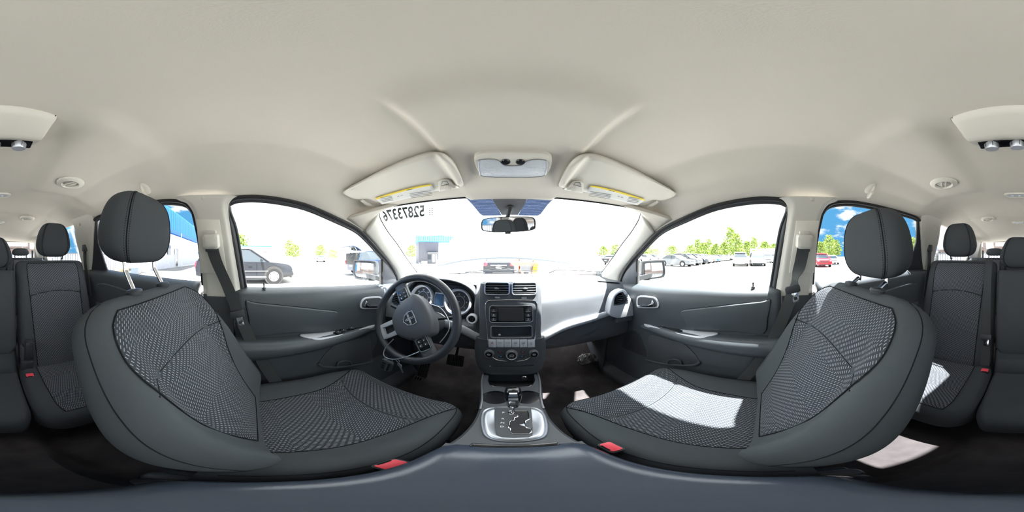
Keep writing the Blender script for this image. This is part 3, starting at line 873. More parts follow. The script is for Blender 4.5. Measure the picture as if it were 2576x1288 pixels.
    MB().prism(catmull(P, 3, True), (s, 0, 0), .02, .004).build('pocket_wall', MT['dashlow'], D)
    P = [sgn(onx(x, y, -.640), s) for x, y in [(848, 921), (852, 912), (866, 908), (880, 910), (884, 918)]]
    MB().tube(catmull(P, 4), .004, 8).build('bottle_ring', MT['door'], D)
    # speaker grille
    P = [sgn(onx(x, y, -.651), s) for x, y in [(938, 905), (950, 858), (962, 838), (984, 836), (1000, 870), (1000, 896)]]
    g = MB().prism(catmull(P, 3, True), (s, 0, 0), .01, .002).build('speaker_grille', MT['black'], D)
    # seal round the opening, a second lip, the sail panel with its black post
    rear = [onside(*p) for p in [(610, 742), (601, 690), (590, 625), (579, 570), (573, 538)]]
    path = [sgn(p, s) for p in rear[:-1] + FT]
    MB().tube(catmull(path, 5), .0075, 8).build('opening_seal', MT['rubber'], D)
    path2 = []
    for p in rear[:-1] + FT[1:-1]:
        q = Vector((p.x - .012, p.y, p.z))
        if p in rear: q += Vector((0, .020, 0))
        else: q += Vector((0, .0, -.015)) + Vector((0, -.012*sm(.5, .9, p.y)*1.0, 0))
        path2.append(sgn(q, s))
    MB().tube(catmull(path2, 5), .006, 8).build('glass_channel', MT['black'], D)
    ca, cb = resample(catmull(path, 5), 80), resample(catmull(path2, 5), 80)
    MB().grid(lambda u, v: ca[int(round(u*79))].lerp(cb[int(round(u*79))], v), 79, 3).build('door_frame', MT['dash'], D, smooth=60, solid=.008, grow=(s, 0, 0))
    rr_ = [onside(*p, off=-.02) for p in [(618, 735), (605, 680), (594, 610), (586, 560), (581, 520)]]
    P2 = [Vector((p.x, p.y - .026, p.z)) for p in rr_]
    b = MB(); A_, B_ = resample(rr_, 20), resample(P2, 20)
    b.grid(lambda u, v: sgn(A_[int(round(v*19))].lerp(B_[int(round(v*19))], u), s), 3, 19); b.build('rear_frame', MT['rubber'], D, solid=.01)
    P = [sgn(onside(*p), s) for p in [(962, 655), (976, 668), (988, 682), (996, 697), (1001, 716), (985, 717), (962, 717)]]
    MB().prism(P, (s, 0, 0), .03, .003).build('sail_panel', MT['dash'], D)
    P = [sgn(onside(*p), s) for p in [(961, 654), (961, 690), (961, 717)]]
    MB().tube(P, .007, 8, flat=(1, 1)).build('glass_post', MT['rubber'], D)
    # pane
    def gfn(u, v):
        y = lerp(-.075, .93, u); z = lerp(zs(y) - .03, topz(y) + .006, v)
        return Vector((s*(XS(z) + .022), y, z))
    g = MB().grid(gfn, 40, 12).build(f'window_{wn_}', MT['glass'], None, solid=.004, smooth=60); g['kind'] = 'structure'; wn_ += 1

    # door mirror outside
    m = thing('door_mirror', (s*.93, .80, -.19), 'dark exterior mirror outside the ' + ("driver's window, reflecting a pale fence" if s < 0 else "front passenger window, reflecting the car's flank"), 'mirror')
    n = Vector((-s*.31, -.95, .085)).normalized(); F = frame(n)
    o = onx(916, 680, -.985); o = sgn(o, s)
    out = smooth2([(-.100, -.012), (-.094, .060), (-.075, .072), (.075, .068), (.098, .052), (.098, -.045), (.080, -.068), (-.06, -.066), (-.090, -.05)], 4)
    if s > 0: out = [(-x, y) for x, y in out][::-1]
    b = MB(); rings = []
    for t, k_ in ((0, 1), (.012, 1.01), (.035, .98), (.065, .86), (.088, .6), (.095, .3)):
        rings.append([o + F @ Vector((x*k_*1.06, y*k_*1.08, -t)) for x, y in out])
    b.loft(rings); hs = b.build('housing', MT['black'], m, smooth=60)
    ringp(MB(), o, F, out, .0045, .001).build('rim', MT['black'], m) if False else None
    b = MB(); ringp(b, o, F, [(x*1.03, y*1.05) for x, y in out], .005, .001); b.build('rim', MT['black'], m)
    b = MB(); plate(b, o, F, [(x*.83, y*.80) for x, y in out], .004, 0, .0025); b.build('mirror_glass', MT['mirror'], m)
    b = MB(); b.loft([[Vector((s*.745, .84+dy, z)) for dy, z in ((-.03, -.19), (.05, -.19), (.05, -.155), (-.03, -.155))], [o + Vector((0, .03+dy, z)) for dy, z in ((-.03, -.05), (.03, -.05), (.03, -.02), (-.03, -.02))]])
    b.build('mirror_arm', MT['black'], m)

# ================================================================== rear doors
ZR = [(-1.05, -.088), (-.86, -.092), (-.217, -.116), (-.1, -.12)]
RTc = catmull(RT, 5)
def rtop(y):
    pts = sorted((p.y, p.z) for p in RTc if p.z > 0); return interp(y, pts)
for k, s in ((3, -1), (4, 1)):
    D = thing(f'door_{k}', (s*.70, -.6, -.9), kind='structure')
    b = MB()
    b.grid(lambda u, v: (lambda y, dz: Vector((s*interp(dz, PROF), y, interp(y, ZR) - dz)))(lerp(-1.04, -.228, u), .78*v**1.25), 30, 40)
    b.build('door_panel', MT['door'], D, smooth=60, solid=.025, grow=(s, 0, 0))
    P = [Vector((s*.634, y, z)) for y, z in ((-.26, -.20), (-.50, -.20), (-.78, -.175), (-.90, -.20), (-.84, -.27), (-.74, -.325), (-.26, -.33))]
    MB().prism(catmull(P, 3, True), (s, 0, 0), .02, .005, 3).build('padded_insert', MT['door'], D, smooth=50)
    rings = []
    for i in range(21):
        t = i/20; y = lerp(-.25, -.92, t); zt = -.335 + .02*t; xin = .60 + .05*t*t; h = .08 - .05*t
        rings.append([Vector((s*x, y, z)) for x, z in ((.69, zt), (xin+.03, zt), (xin+.006, zt-.008), (xin, zt-.03), (xin+.02, zt-h), (.69, zt-h-.02))])
    MB().loft(rings).build('armrest', MT['door'], D, smooth=70)
    # handle
    c = Vector((s*.630, -.42, -.185))
    esc = MB().ell(c, (.008, .055, .024), e1=.7).build('handle_escutcheon', MT['black'], D)
    MB().ell(c + Vector((-s*.008, -.005, -.004)), (.008, .04, .009)).build('handle_lever', MT['chrome'], esc)
    low = [onside(*p) for p in [(227, 712), (231, 660), (234, 625)]]; lw2 = [onside(*p) for p in [(500, 600), (507, 660), (511, 716)]]
    path = [sgn(p, s) for p in low + RT[1:] + lw2]
    MB().tube(catmull(path, 5), .0085, 8).build('opening_seal', MT['rubber'], D)
    path2 = [sgn(p + Vector((-.014, 0, -.012)), s) for p in RT[1:-1]]
    MB().tube(catmull(path2, 5), .006, 8).build('glass_channel', MT['black'], D)
    ca, cb = resample(catmull([sgn(p, s) for p in RT[1:-1]], 5), 60), resample(catmull(path2, 5), 60)
    MB().grid(lambda u, v: ca[int(round(u*59))].lerp(cb[int(round(u*59))], v), 59, 3).build('door_frame', MT['dash'], D, smooth=60, solid=.008, grow=(s, 0, 0))
    # fixed triangle behind the glass, divider bar
    P = [sgn(onside(*p, off=-.004), s) for p in [(232, 562), (244, 557), (246, 608), (269, 680), (250, 700), (230, 706)]]
    MB().prism(P, (s, 0, 0), .012, 0).build('corner_cover', MT['black'], D)
    P = [sgn(onside(*p, off=.004), s) for p in [(245, 557), (247, 608), (270, 679)]]
    MB().tube(P, .005, 6).build('glass_post', MT['dash'], D)
    g = MB().grid(lambda u, v: (lambda y: (lambda z: Vector((s*(XS(z) + .022), y, z)))(lerp(interp(y, ZR) - .03, rtop(y) + .006, v)))(lerp(-1.02, -.19, u)), 40, 12).build(f'window_{wn_}', MT['tint'], None, solid=.004, smooth=60)
    g['kind'] = 'structure'; wn_ += 1
# ================================================================== dashboard
ZT = [(.12, -.395), (.25, -.333), (.39, -.319), (.49, -.309), (.60, -.300), (.72, -.295)]
ZB = [(.12, -.443), (.25, -.380), (.41, -.353), (.58, -.325), (.72, -.318)]
def yface(x): return .735 - .02*sm(.35, .7, abs(x))
def dprof(x):
    ax = abs(x); cor = -.028*sm(.48, .70, ax); by = WS_BASE(x) + .0
    zt, zb = sinterp(ax, ZT), sinterp(ax, ZB); y = yface(x)
    P = [(by, wsz(x, by) + .002), (by-.03, wsz(x, by) + .006), (1.0, -.142 + cor), (.88, -.146 + cor), (.82, -.156 + cor), (.775, -.180 + cor), (.752, -.215 + cor*.6), (.742, -.255 + cor*.3),
         (y, zt), (y-.004, zb), (y+.004, zb-.02), (y+.012, zb-.05), (y+.03, -.49), (y+.07, -.53), (y+.17, -.56), (1.12, -.60)]
    return P
def dash_fn(u, v):
    x = (2*u-1)*.715; P = dprof(x); t = v*(len(P)-1); i = min(int(t), len(P)-2); k = t-i
    def q(j): j = max(0, min(len(P)-1, j)); return P[j]
    def cm(a, b_, c, d): return .5*((2*b_) + (c-a)*k + (2*a-5*b_+4*c-d)*k*k + (3*b_-a-3*c+d)*k**3)
    y, z = (cm(q(i-1)[m], q(i)[m], q(i+1)[m], q(i+2)[m]) for m in (0, 1))
    # the well behind the steering wheel where the gauges sit
    wx = sm(-.575, -.555, x)*sm(-.165, -.185, x)
    wz = sm(-.15, -.17, z)*sm(-.345, -.325, z)*(1 if y < 1.0 else 0)
    y += .10*wx*wz
    return Vector((x, y, z))
DASH = thing('dashboard', (0, .9, -.5), 'charcoal dashboard under the windshield with a sweeping silver band', 'dashboard')
MB().grid(dash_fn, 150, 120).build('dash_pad', MT['dash'], DASH, smooth=60, solid=.004, grow=(0, 1, -1))
# silver band left and right of the centre stack
for s in (-1, 1):
    def tf(u, v):
        ax = lerp(.132, .66, u); zt, zb = sinterp(ax, ZT), sinterp(ax, ZB)
        if u > .93: m_ = (zt+zb)/2; q = (1-u)/.07; zt, zb = lerp(m_, zt, q), lerp(m_, zb, q)
        return Vector((s*ax, yface(ax) - .008 - .006*sin(pi*v), lerp(zt+.002, zb-.002, v)))
    MB().grid(tf, 40, 6).build('silver_band', MT['silver'], DASH, smooth=60, solid=.012, grow=(0, 1, 0))
    # end vent with its silver surround
    def vp(pts, y): return [Vector((p.x*s, p.y, p.z)) for p in (ony(a, b_, y) for a, b_ in pts)]
    out = [(1534, 792), (1536, 772), (1541, 752), (1549, 738), (1562, 730), (1572, 729), (1582, 742), (1592, 760), (1597, 778), (1597, 793), (1580, 797), (1556, 801)]
    su = MB().prism(catmull(vp(out, .688), 3, True), (0, 1, 0), .05, .006, 3).build('end_vent_surround', MT['silver'], DASH)
    inn = [(1546, 768), (1548, 750), (1556, 740), (1568, 735), (1574, 741), (1580, 752), (1580, 760), (1570, 766), (1556, 769), (1548, 770)]
    hole = MB().prism(catmull(vp(inn, .680), 3, True), (0, 1, 0), .045); cut(su, [hole])
    MB().prism(catmull(vp(inn, .722), 3, True), (0, 1, 0), .006).build('vent_duct', MT['rubber'], su)
    for k in range(6):
        y0 = 743 + k*4.5
        P = vp([(1549+.2*k, y0+1.5+2*(1 if k < 9 else 0)), (1576+.9*min(k, 3), y0-1.5)], .694)
        if k == 5: P = vp([(1550, 768), (1572, 764)], .694)
        MB().ribbon(P, [Vector((0, .008, -.004))]*2, .0016).build('vent_slat', MT['black'], su)
    P = vp([(1561, 754)], .688)[0]
    MB().box(P, (.018, .01, .006), .002).build('vent_tab', MT['black'], su)
    # corner piece from the end vent down (airbag warning area), demister slots
    P = vp([(1555, 801), (1597, 793), (1598, 800), (1590, 806), (1552, 812)], .700)
    MB().prism(P, (0, 1, 0), .03, .004).build('end_cap', MT['dash'], DASH)
    P = [dash_fn(.5 + s*.5*x/.715, .255) + Vector((0, 0, .004)) for x in (.50, .66)]
    MB().ribbon([P[0], P[1]], [Vector((0, .012, 0))]*2, .002).build('demister_grille', MT['black'], DASH)
MB().ribbon([Vector((x, 1.245, wsz(x, 1.245)+.008)) for x in (-.5, -.25, 0, .25, .5)], [Vector((0, .014, 0))]*5, .003).build('windshield_vent', MT['black'], DASH)
# light sensor / speaker disc on the top
MB().lathe([(.046, 0), (.048, .004), (.044, .007), (.03, .009), (.001, .010)], (-.022, .88, -.143), (0, -.05, 1), 32).build('sensor_disc', MT['dash'], DASH)
# glove box: lid edge groove and recessed pull
P = [Vector((x, yface(x)+dy-.004, z)) for x, dy, z in ((.17, .018, -.42), (.19, .03, -.475), (.35, .05, -.50), (.55, .05, -.495), (.64, .03, -.45), (.66, .012, -.37))]
MB().tube(catmull(P, 5), .0018, 5).build('glove_box_seam', MT['seam'], DASH)
P = [Vector((x, yface(x)+dy-.002, z)) for x, dy, z in ((.285, .022, -.455), (.40, .020, -.452), (.455, .008, -.405), (.43, .010, -.425), (.36, .018, -.440))]
MB().prism(P, (0, 1, 0), .012, .002).build('glove_box_pull', MT['dashlow'], DASH)
# gauge hood
def hood(u, v):
    th = pi*u; cx_, rx, rz = -.372, lerp(.204, .185, v), lerp(.138, .02, sm(0, 1, v))
    x = cx_ - rx*math.copysign(abs(cos(th))**.75, cos(th)); zb = lerp(-.262, -.150, sm(0, 1, v))
    return Vector((x, lerp(.762, 1.02, v) + .03*(1-sin(th))*(1-v), zb + rz*abs(sin(th))**.7))
MB().grid(hood, 48, 14).build('gauge_hood', MT['dash'], DASH, smooth=70, solid=.012)
# ------------------------------------------------------------------ gauge cluster
GC = thing('gauge_cluster', (-.372, .82, -.30), 'pair of silver-ringed round gauges around a small screen behind the steering wheel', 'gauges')
Fg = frame((0, -1, .28)); og = Vector((-.372, .815, -.245))
b = MB(); plate(b, og, Fg, [(x*1.0, y) for x, y in rrect(.375, .18, .05)], .012, .003, -.012); b.build('cluster_face', MT['dashlow'], GC)
for gx, gz, lab in ((-.107, .002, ('20', '40', '60', '80', '100', '120', '140')), (.107, -.004, ('1', '2', '3', '4', '5', '6', '7'))):
    o = og + Fg @ Vector((gx, gz, 0))
    rg = MB().lathe([(.060, 0), (.062, .026), (.068, .030), (.073, .024), (.074, 0)], o, Fg @ Vector((0, 0, 1)), 40).build('gauge_ring', MT['silver'], GC)
    fc = MB(); plate(fc, o, Fg, circ(.061, 36), .004, 0, .004); fc = fc.build('gauge_face', MT['black'], GC)
    b = MB(); ringp(b, o, Fg, circ(.034, 32), .0012, .005); b.build('inner_ring', MT['satin'], fc)
    for i, t in enumerate(lab):
        a = radians(220 - i*260/6)
        text('gauge_figure', t, .0105, o + Fg @ Vector((cos(a)*.044, sin(a)*.044, .0055)), Fg @ Vector((1, 0, 0)), Fg @ Vector((0, 1, 0)), MT['white'], fc)
    a = radians(218)
    b = MB(); b.tube([o + Fg @ Vector((-.008*cos(a), -.008*sin(a), .009)), o + Fg @ Vector((.04*cos(a), .04*sin(a), .009))], [.0018, .0006], 6); b.build('needle', MT['white'], fc)
    b = MB(); plate(b, o, Fg, circ(.008, 18), .006, .001, .010); b.build('needle_hub', MT['black'], fc)
b = MB(); plate(b, og, Fg, rrect(.062, .078, .004), .02, .002, .012); sc_ = b.build('display_frame', MT['silver'], GC)
b = MB(); plate(b, og, Fg, rrect(.052, .066, .002), .002, 0, .0135); b.build('display_screen', mat('blue_grey_screen', (.06, .13, .24), .12, spec=.8), sc_)
# start button
o = Vector((-.172, .722, -.300)); Fb = frame((0, -1, .12))
SB = thing('ignition_button', o, 'round start button in a silver ring, right of the steering wheel', 'button')
MB().lathe([(.016, -.01), (.0165, .012), (.020, .015), (.0245, .012), (.025, -.012)], o, Fb @ Vector((0, 0, 1)), 32).build('button_ring', MT['silver'], SB)
b = MB(); plate(b, o, Fb, circ(.0155, 28), .02, .002, .008); b.build('push_button', MT['gloss'], SB)
b = MB(); ringp(b, o, Fb, rrect(.012, .012, .003), .0006, .0085); b.build('button_mark', MT['ink'], SB)
# ================================================================== centre stack
YS = [(-.60, .650), (-.575, .655), (-.52, .672), (-.465, .684), (-.40, .692), (-.30, .702), (-.20, .716), (-.15, .722), (-.125, .732)]
def ys(z): return sinterp(z, YS)
def ST(px, py, d=0.0):
    p = onf(px, py, lambda q: q.y - ys(q.z) + d, .3, 2); return p
def STn(z):
    t = Vector((0, ys(z+.01)-ys(z-.01), .02)).normalized(); return Vector((0, -t.z, t.y))
CS = thing('centre_stack', (0, .72, -.58), 'upright charcoal centre stack of the dashboard with vents, radio and climate knobs', 'centre stack')
rings = []
for z, w_ in ((-.118, .118), (-.121, .130), (-.128, .139), (-.16, .143), (-.22, .142), (-.30, .139), (-.36, .137), (-.395, .137)):
    y = ys(z) + (.0 if z < -.125 else (.06 if z > -.120 else .014))
    rings.append([Vector((x, yy, z)) for x, yy in ((-w_, y+.13), (-w_, y+.018), (-w_+.005, y+.005), (-w_+.018, y), (w_-.018, y), (w_-.005, y+.005), (w_, y+.018), (w_, y+.13))])
UP = MB().loft(rings).build('upper_panel', MT['dash'], CS, smooth=50)
rings = []
for z, w_ in ((-.392, .150), (-.42, .158), (-.47, .158), (-.52, .152), (-.56, .138), (-.580, .115), (-.590, .09)):
    y = ys(z) - .004 + (.012 if z < -.585 else 0)
    rings.append([Vector((x, yy, z)) for x, yy in ((-w_, y+.12), (-w_, y+.03), (-w_+.008, y+.008), (-w_+.03, y), (w_-.03, y), (w_-.008, y+.008), (w_, y+.03), (w_, y+.12))])
LOW = MB().loft(rings).build('lower_panel', MT['dashlow'], CS, smooth=50)
def box_outline(x0, x1, y0, y1, r, d=0.0, n=4):
    """rounded rectangle given by its picture corners, lying on the stack face"""
    a, c = ST(x0, (y0+y1)/2), ST(x1, (y0+y1)/2); t, q = ST((x0+x1)/2, y0), ST((x0+x1)/2, y1)
    cx_, w_ = (a.x+c.x)/2, abs(c.x-a.x); zc_, h = (t.z+q.z)/2, (t-q).length; N = STn(zc_)
    F = frame(N); return Vector((cx_, ys(zc_), zc_)) + N*d, F, w_, h
# air vents
for k, (x0, x1) in enumerate(((1220, 1281), (1288.5, 1349))):
    o, F, w_, h = box_outline(x0, x1, 711, 741, 8)
    pts = rrect(w_, h, .011)
    c = MB(); plate(c, o, F, pts, .05, 0, .02); cut(UP, [c])
    V = thing('air_vent', o, ('shaded' if k == 0 else 'sunlit') + ' slatted dashboard air vent, ' + ('left' if k == 0 else 'right') + ' one of the centre pair', 'air vent', 'centre dashboard air vents')
    b = MB(); ringp(b, o, F, pts, .0028, .0015, 8); b.build('vent_rim', MT['satin'], V)
    b = MB(); plate(b, o, F, pts, .003, 0, -.028); b.build('vent_duct', MT['rubber'], V)
    for j in range(5):
        yy = h*(.5 - (j+.5)/5)
        b = MB(); b.box(o + F @ Vector((0, yy, -.007)), (w_-.004, .0022, .020), .0008, F @ Matrix.Rotation(-.30, 3, 'X')); b.build('vent_slat', MT['dash'], V)
    b = MB(); b.ell(o + F @ Vector((-.002 if k == 0 else .004, 0, .004)), (.011, .0052, .006), F, 16, 10); b.build('vent_tab', MT['dash'], V)
    o2, F2, w2, h2 = box_outline(1243 if k == 0 else 1310, 1260 if k == 0 else 1327, 746, 752, 2)
    b = MB(); b.lathe([(.004, -w2*.42), (.0065, -w2*.36), (.0065, w2*.36), (.004, w2*.42)], o2 - F2 @ Vector((0, 0, .003)), (1, 0, 0), 18); b.build('thumb_wheel', MT['satin'], V)
    b = MB(); ringp(b, o2, F2, rrect(w2*.95, .010, .003), .0008, .0005); b.build('wheel_slot', MT['rubber'], V)
# chrome outline of the radio field, running down to the knobs
P = [ST(x, y, .002) for x, y in ((1230.5, 878), (1228, 860), (1225, 830), (1221.5, 790), (1221, 768), (1225, 759), (1234, 756), (1260, 754.5), (1288, 754), (1315, 754.5), (1340, 756), (1348, 759), (1351, 768), (1350.5, 790), (1347, 830), (1344, 860), (1342, 878))]
MB().tube(catmull(P, 4), .0022, 8).build('chrome_outline', MT['chrome'], CS)
# radio
o, F, w_, h = box_outline(1231.5, 1340, 769.5, 811, 8, .001)
R = thing('touchscreen_radio', o, 'radio with a blank grey touchscreen and three keys on each side', 'radio')
pts = rrect(w_, h, .013)
b = MB(); plate(b, o, F, pts, .01, .002, .003); b.build('bezel', MT['gloss'], R)
b = MB(); ringp(b, o, F, pts, .0022, .002, 8); b.build('silver_rim', MT['satin'], R)
o2, F2, w2, h2 = box_outline(1256, 1315, 775.5, 806, 2, .001)
b = MB(); plate(b, o2, F2, rrect(w2+.006, h2+.006, .003), .003, .0005, .0042); b.build('screen_frame', MT['black'], R)
b = MB(); plate(b, o2, F2, rrect(w2, h2, .001), .001, 0, .0048); b.build('screen', MT['screen'], R)
keys = (('RADIO', 1242, 781), ('PLAYER', 1242, 792.5), ('CLIMATE', 1242, 803), ('SETTINGS', 1328.5, 781), ('MORE', 1328.5, 792.5), ('COMPASS', 1328.5, 803))
for i, (t, x, y) in enumerate(keys):
    c = ST(x, y) + STn(-.25)*.0044
    k_ = MB(); plate(k_, c, F, rrect(.026, .013, .002), .002, .0004, 0); k_ = k_.build('key', MT['black'], R)
    text('key_text', t, .0042, c + F @ Vector((0, -.0042, .0003)), F @ Vector((1, 0, 0)), F @ Vector((0, 1, 0)), MT['white'], k_)
    sh = [(.0, .0032), (-.003, .0), (.003, .0)] if i % 3 == 0 else (circ(.0026, 10) if i % 3 == 1 else rrect(.005, .004, .001))
    b = MB(); plate(b, c, F, [(x_, y_ + .0018) for x_, y_ in sh], .0005, 0, .0004); b.build('key_symbol', MT['white'], k_)
# storage pocket
o, F, w_, h = box_outline(1235, 1338.5, 821, 850, 6)
pts = rrect(w_, h, .009)
c = MB(); plate(c, o, F, [(x*.96, y*.94) for x, y in pts], .07, 0, .02); cut(UP, [c])
b = MB(); ringp(b, o, F, pts, .0024, .001, 8); b.build('pocket_rim', MT['satin'], CS)
b = MB(); plate(b, o, F, [(x*.96, y*.94) for x, y in pts], .002, 0, -.048); b.build('pocket_back', MT['rubber'], CS)
cn = thing('sweet_wrapper', o + F @ Vector((-.052, -.019, -.012)), 'tiny crumpled pale scrap lying in the dashboard pocket', 'scrap')
b = MB(); b.ell(o + F @ Vector((-.052, -.0185, -.012)), (.006, .004, .005), e1=.7, nu=9, nv=6); b.build('crumpled_paper', MT['label'], cn)
# strip of six soft buttons
SBm = mat('silver_button', (.60, .62, .66), .45, metal=.1)
names = ['hazard', 'A/C', 'recirculation', 'front demist', 'rear demist', 'media']
for i in range(6):
    x0 = 1229.5 + i*19.35; o, F, w_, h = box_outline(x0, x0+18.9, 853.5, 872.5, 1, .004)
    bt = MB(); plate(bt, o, F, rrect(w_-.0006, h, .002), .014, .001, .002)
    bt = bt.build('strip_button', SBm, CS)
    ux, uy = F @ Vector((1, 0, 0)), F @ Vector((0, 1, 0))
    if i == 0:
        b = MB(); ringp(b, o, F, [(-.006, .0), (.006, .0), (0, .010)], .0006, .0025, 5); ringp(b, o, F, [(-.003, .0018), (.003, .0018), (0, .0068)], .0005, .0025, 5); b.build('hazard_triangle', MT['red'], bt)
    elif i == 1: text('button_text', 'A/C', .0085, o + F @ Vector((0, .004, .0024)), ux, uy, MT['ink'], bt)
    else:
        b = MB()
        if i == 2: ringp(b, o, F, smooth2([(-.008, .002), (-.006, .006), (0, .008), (.006, .006), (.008, .002), (0, .001)], 3), .0005, .0025, 5)
        elif i == 5: ringp(b, o, F, rrect(.006, .011, .001), .0006, .0025, 5)
        else: ringp(b, o, F, [(-.006, .003), (-.007, .008), (.007, .008), (.006, .003)], .0006, .0025, 5)
        b.build('button_symbol', MT['ink'], bt)
        if i in (3, 4): text('button_text', 'FRONT' if i == 3 else 'REAR', .004, o + F @ Vector((0, -.001, .0024)), ux, uy, MT['ink'], bt)
    if 0 < i < 5:
        b = MB(); plate(b, o, F, circ(.0012, 8, (0, -.009)), .0005, 0, .0024); b.build('indicator_dot', MT['ink'], bt)
# rotary knobs
for x, y, r_, nm in ((1231, 888, .0205, 'left fan and airflow'), (1287, 890.5, .026, 'large middle'), (1342, 888, .0205, 'right blower')):
    o = ST(x, y, .002); F = frame(STn(o.z)); n_ = F @ Vector((0, 0, 1))
    K = thing('climate_knob', o, {'left fan and airflow': 'small ribbed climate knob at the left end of the climate panel', 'large middle': 'largest climate knob, in the middle of the climate panel', 'right blower': 'small climate knob at the right end of the climate panel'}[nm], 'knob', 'climate control knobs')
    MB().lathe([(r_, -.006), (r_*1.02, .004), (r_*.96, .016), (r_*.90, .020)], o, n_, 40).build('knob_body', MT['dash'], K)
    MB().lathe([(r_*.70, .018), (r_*.74, .0225), (r_*.86, .0225), (r_*.92, .017)], o, n_, 40).build('chrome_ring', MT['chrome'], K)
    MB().lathe([(.001, .0205), (r_*.70, .0205), (r_*.72, .015)], o, n_, 32).build('knob_cap', MT['gloss'], K)
    b = MB(); ringp(b, o, F, rrect(r_*.55, r_*.3, r_*.1), .0006, .0208, 5); b.build('knob_symbol', MT['white'], K)
for x, y, c_, up in ((1258, 885, 'red', 1), (1260, 897, 'blue', -1), (1315, 885, 'red', 1), (1313, 897, 'blue', -1)):
    o = ST(x, y, .004); F = frame(STn(o.z))
    bt = MB(); plate(bt, o, F, rrect(.024, .0135, .003), .004, .0008, .001); bt = bt.build('temperature_button', MT['black'], CS)
    b = MB(); plate(b, o, F, [(-.004, -.002*up), (.004, -.002*up), (0, .003*up)], .0006, 0, .0015)
    b.build('arrow', MT['red'] if c_ == 'red' else mat('blue_arrow', (.05, .35, .75), .5), bt)
P = [ST(x, y, .006) for x, y in ((1239, 899), (1250, 905), (1270, 908.5), (1287, 909), (1305, 908.5), (1323, 905), (1334, 899))]
MB().tube(catmull(P, 4), .0016, 6).build('chrome_arc', MT['chrome'], CS)
o, F, w_, h = box_outline(1238, 1343, 919, 921.5, 1, .004)
b = MB(); plate(b, o, F, rrect(w_, .006, .0028), .004, .001, .001); sl = b.build('disc_slot', MT['rubber'], CS)
o3 = ST(1233, 920.5, .006); b = MB(); plate(b, o3, F, [(-.003, -.002), (.003, -.002), (0, .003)], .0006, 0, .001); b.build('eject_mark', MT['white'], CS)
# chrome strips at both sides of the lower panel where the silver band meets it

# ================================================================== centre console between the seats
def zcon(y): return sinterp(y, [(-.06, -.530), (.10, -.530), (.20, -.532), (.26, -.545), (.44, -.562), (.66, -.592), (.80, -.60)])
CN = thing('centre_console', (0, .3, -.955), 'low dark console between the front seats with cup holders and a gear selector', 'console')
rings = []
for y in [.215 + .50*k/24 for k in range(25)]:
    w_ = sinterp(y, [(.21, .098), (.28, .088), (.36, .082), (.46, .088), (.60, .112), (.72, .118)]); z = zcon(y)
    rings.append([Vector((x, y, zz)) for x, zz in ((-w_-.008, z-.34), (-w_-.004, z-.05), (-w_, z-.006), (-w_+.006, z), (w_-.006, z), (w_, z-.006), (w_+.004, z-.05), (w_+.008, z-.34))])
top = MB().loft(rings).build('console_body', MT['dashlow'], CN, smooth=50)
def con(px, py, d=0.0): return onf(px, py, lambda p: p.z - zcon(p.y) - d, .2, 1.5)
Fc = lambda y: frame(Vector((0, zcon(y-.02) - zcon(y+.02), .04)), (0, 1, 0))
def cset(P): return [con(*p) for p in P]
binp = cset([(1231, 938), (1229, 958), (1233, 968), (1244, 973), (1288, 975), (1330, 973), (1340, 967), (1345, 957), (1342, 938)])
c1 = MB(); c1.prism([p + Vector((0, 0, .03)) for p in binp], (0, 0, -1), .10)
cups = []
for x, y in ((1242, 998), (1334, 997)):
    o = con(x, y); o = Vector((math.copysign(.047, o.x), .475, o.z)); cups.append(o)
cc = []
for o in cups:
    q = MB(); q.lathe([(.038, -.075), (.0395, .03)], o, (0, 0, 1), 36); cc.append(q)
cut(top, [c1] + cc)
MB().prism([p + Vector((0, 0, -.060)) for p in binp], (0, 0, -1), .006).build('bin_mat', MT['rubber'], CN)
MB().tube(binp, .0022, 6, closed=True).build('bin_rim', MT['gloss'], CN)
for o in cups:
    b = MB(); b.lathe([(.0385, -.004), (.0395, .003), (.0425, .003), (.0435, -.002)], o, (0, 0, 1), 36); r_ = b.build('cup_ring', MT['gloss'], CN)
    b = MB(); b.lathe([(.001, -.071), (.038, -.072), (.038, -.074)], o, (0, 0, 1), 30); b.build('dusty_cup_mat', mat('dusty_rubber', (.26, .235, .19), .95, var=.4, vscale=60), CN)
# side chrome trims running forward
for s in (-1, 1):
    P = [Vector((s*(sinterp(y, [(.21, .098), (.28, .088), (.36, .082), (.46, .088), (.60, .112), (.72, .118)]) - .004), y, zcon(y) + .002)) for y in [.40+.30*k/12 for k in range(13)]]
    MB().tube(P, .0035, 8).build('chrome_side_strip', MT['satin'], CN)
# power socket cap in the bin
o = con(1318, 941); MB().lathe([(.006, 0), (.011, .002), (.012, .006), (.010, .008)], (o.x, .655, -.61), (0, -1, .3), 20).build('power_socket', MT['chrome'], CN)
# gear selector surround
OS = [(1210, 1075), (1209, 1050), (1215, 1034), (1232, 1026), (1262, 1023.5), (1294, 1023), (1326, 1023.5), (1352, 1027), (1371, 1040), (1379, 1062), (1380, 1085), (1372, 1100), (1350, 1108), (1320, 1112), (1292, 1113), (1262, 1112), (1235, 1107), (1217, 1096)]
P = cset(OS); cen = sum(P, Vector())/len(P); P = catmull(P, 3, True)
GS = thing('gear_selector', cen, 'chrome gear selector lever in a silver surround marked P R N D', 'gear lever')
rings = [[p + Vector((0, 0, -.006)) for p in P], [p + Vector((0, 0, .002)) for p in P], [cen + (p-cen)*.975 + Vector((0, 0, .0045)) for p in P], [cen + (p-cen)*.93 + Vector((0, 0, .002)) for p in P], [cen + (p-cen)*.90 + Vector((0, 0, .0055)) for p in P], [cen + (p-cen)*.80 + Vector((0, 0, .0065)) for p in P], [cen + (p-cen)*.70 + Vector((0, 0, .003)) for p in P]]
MB().loft(rings).build('silver_surround', MT['satin'], GS, smooth=60)
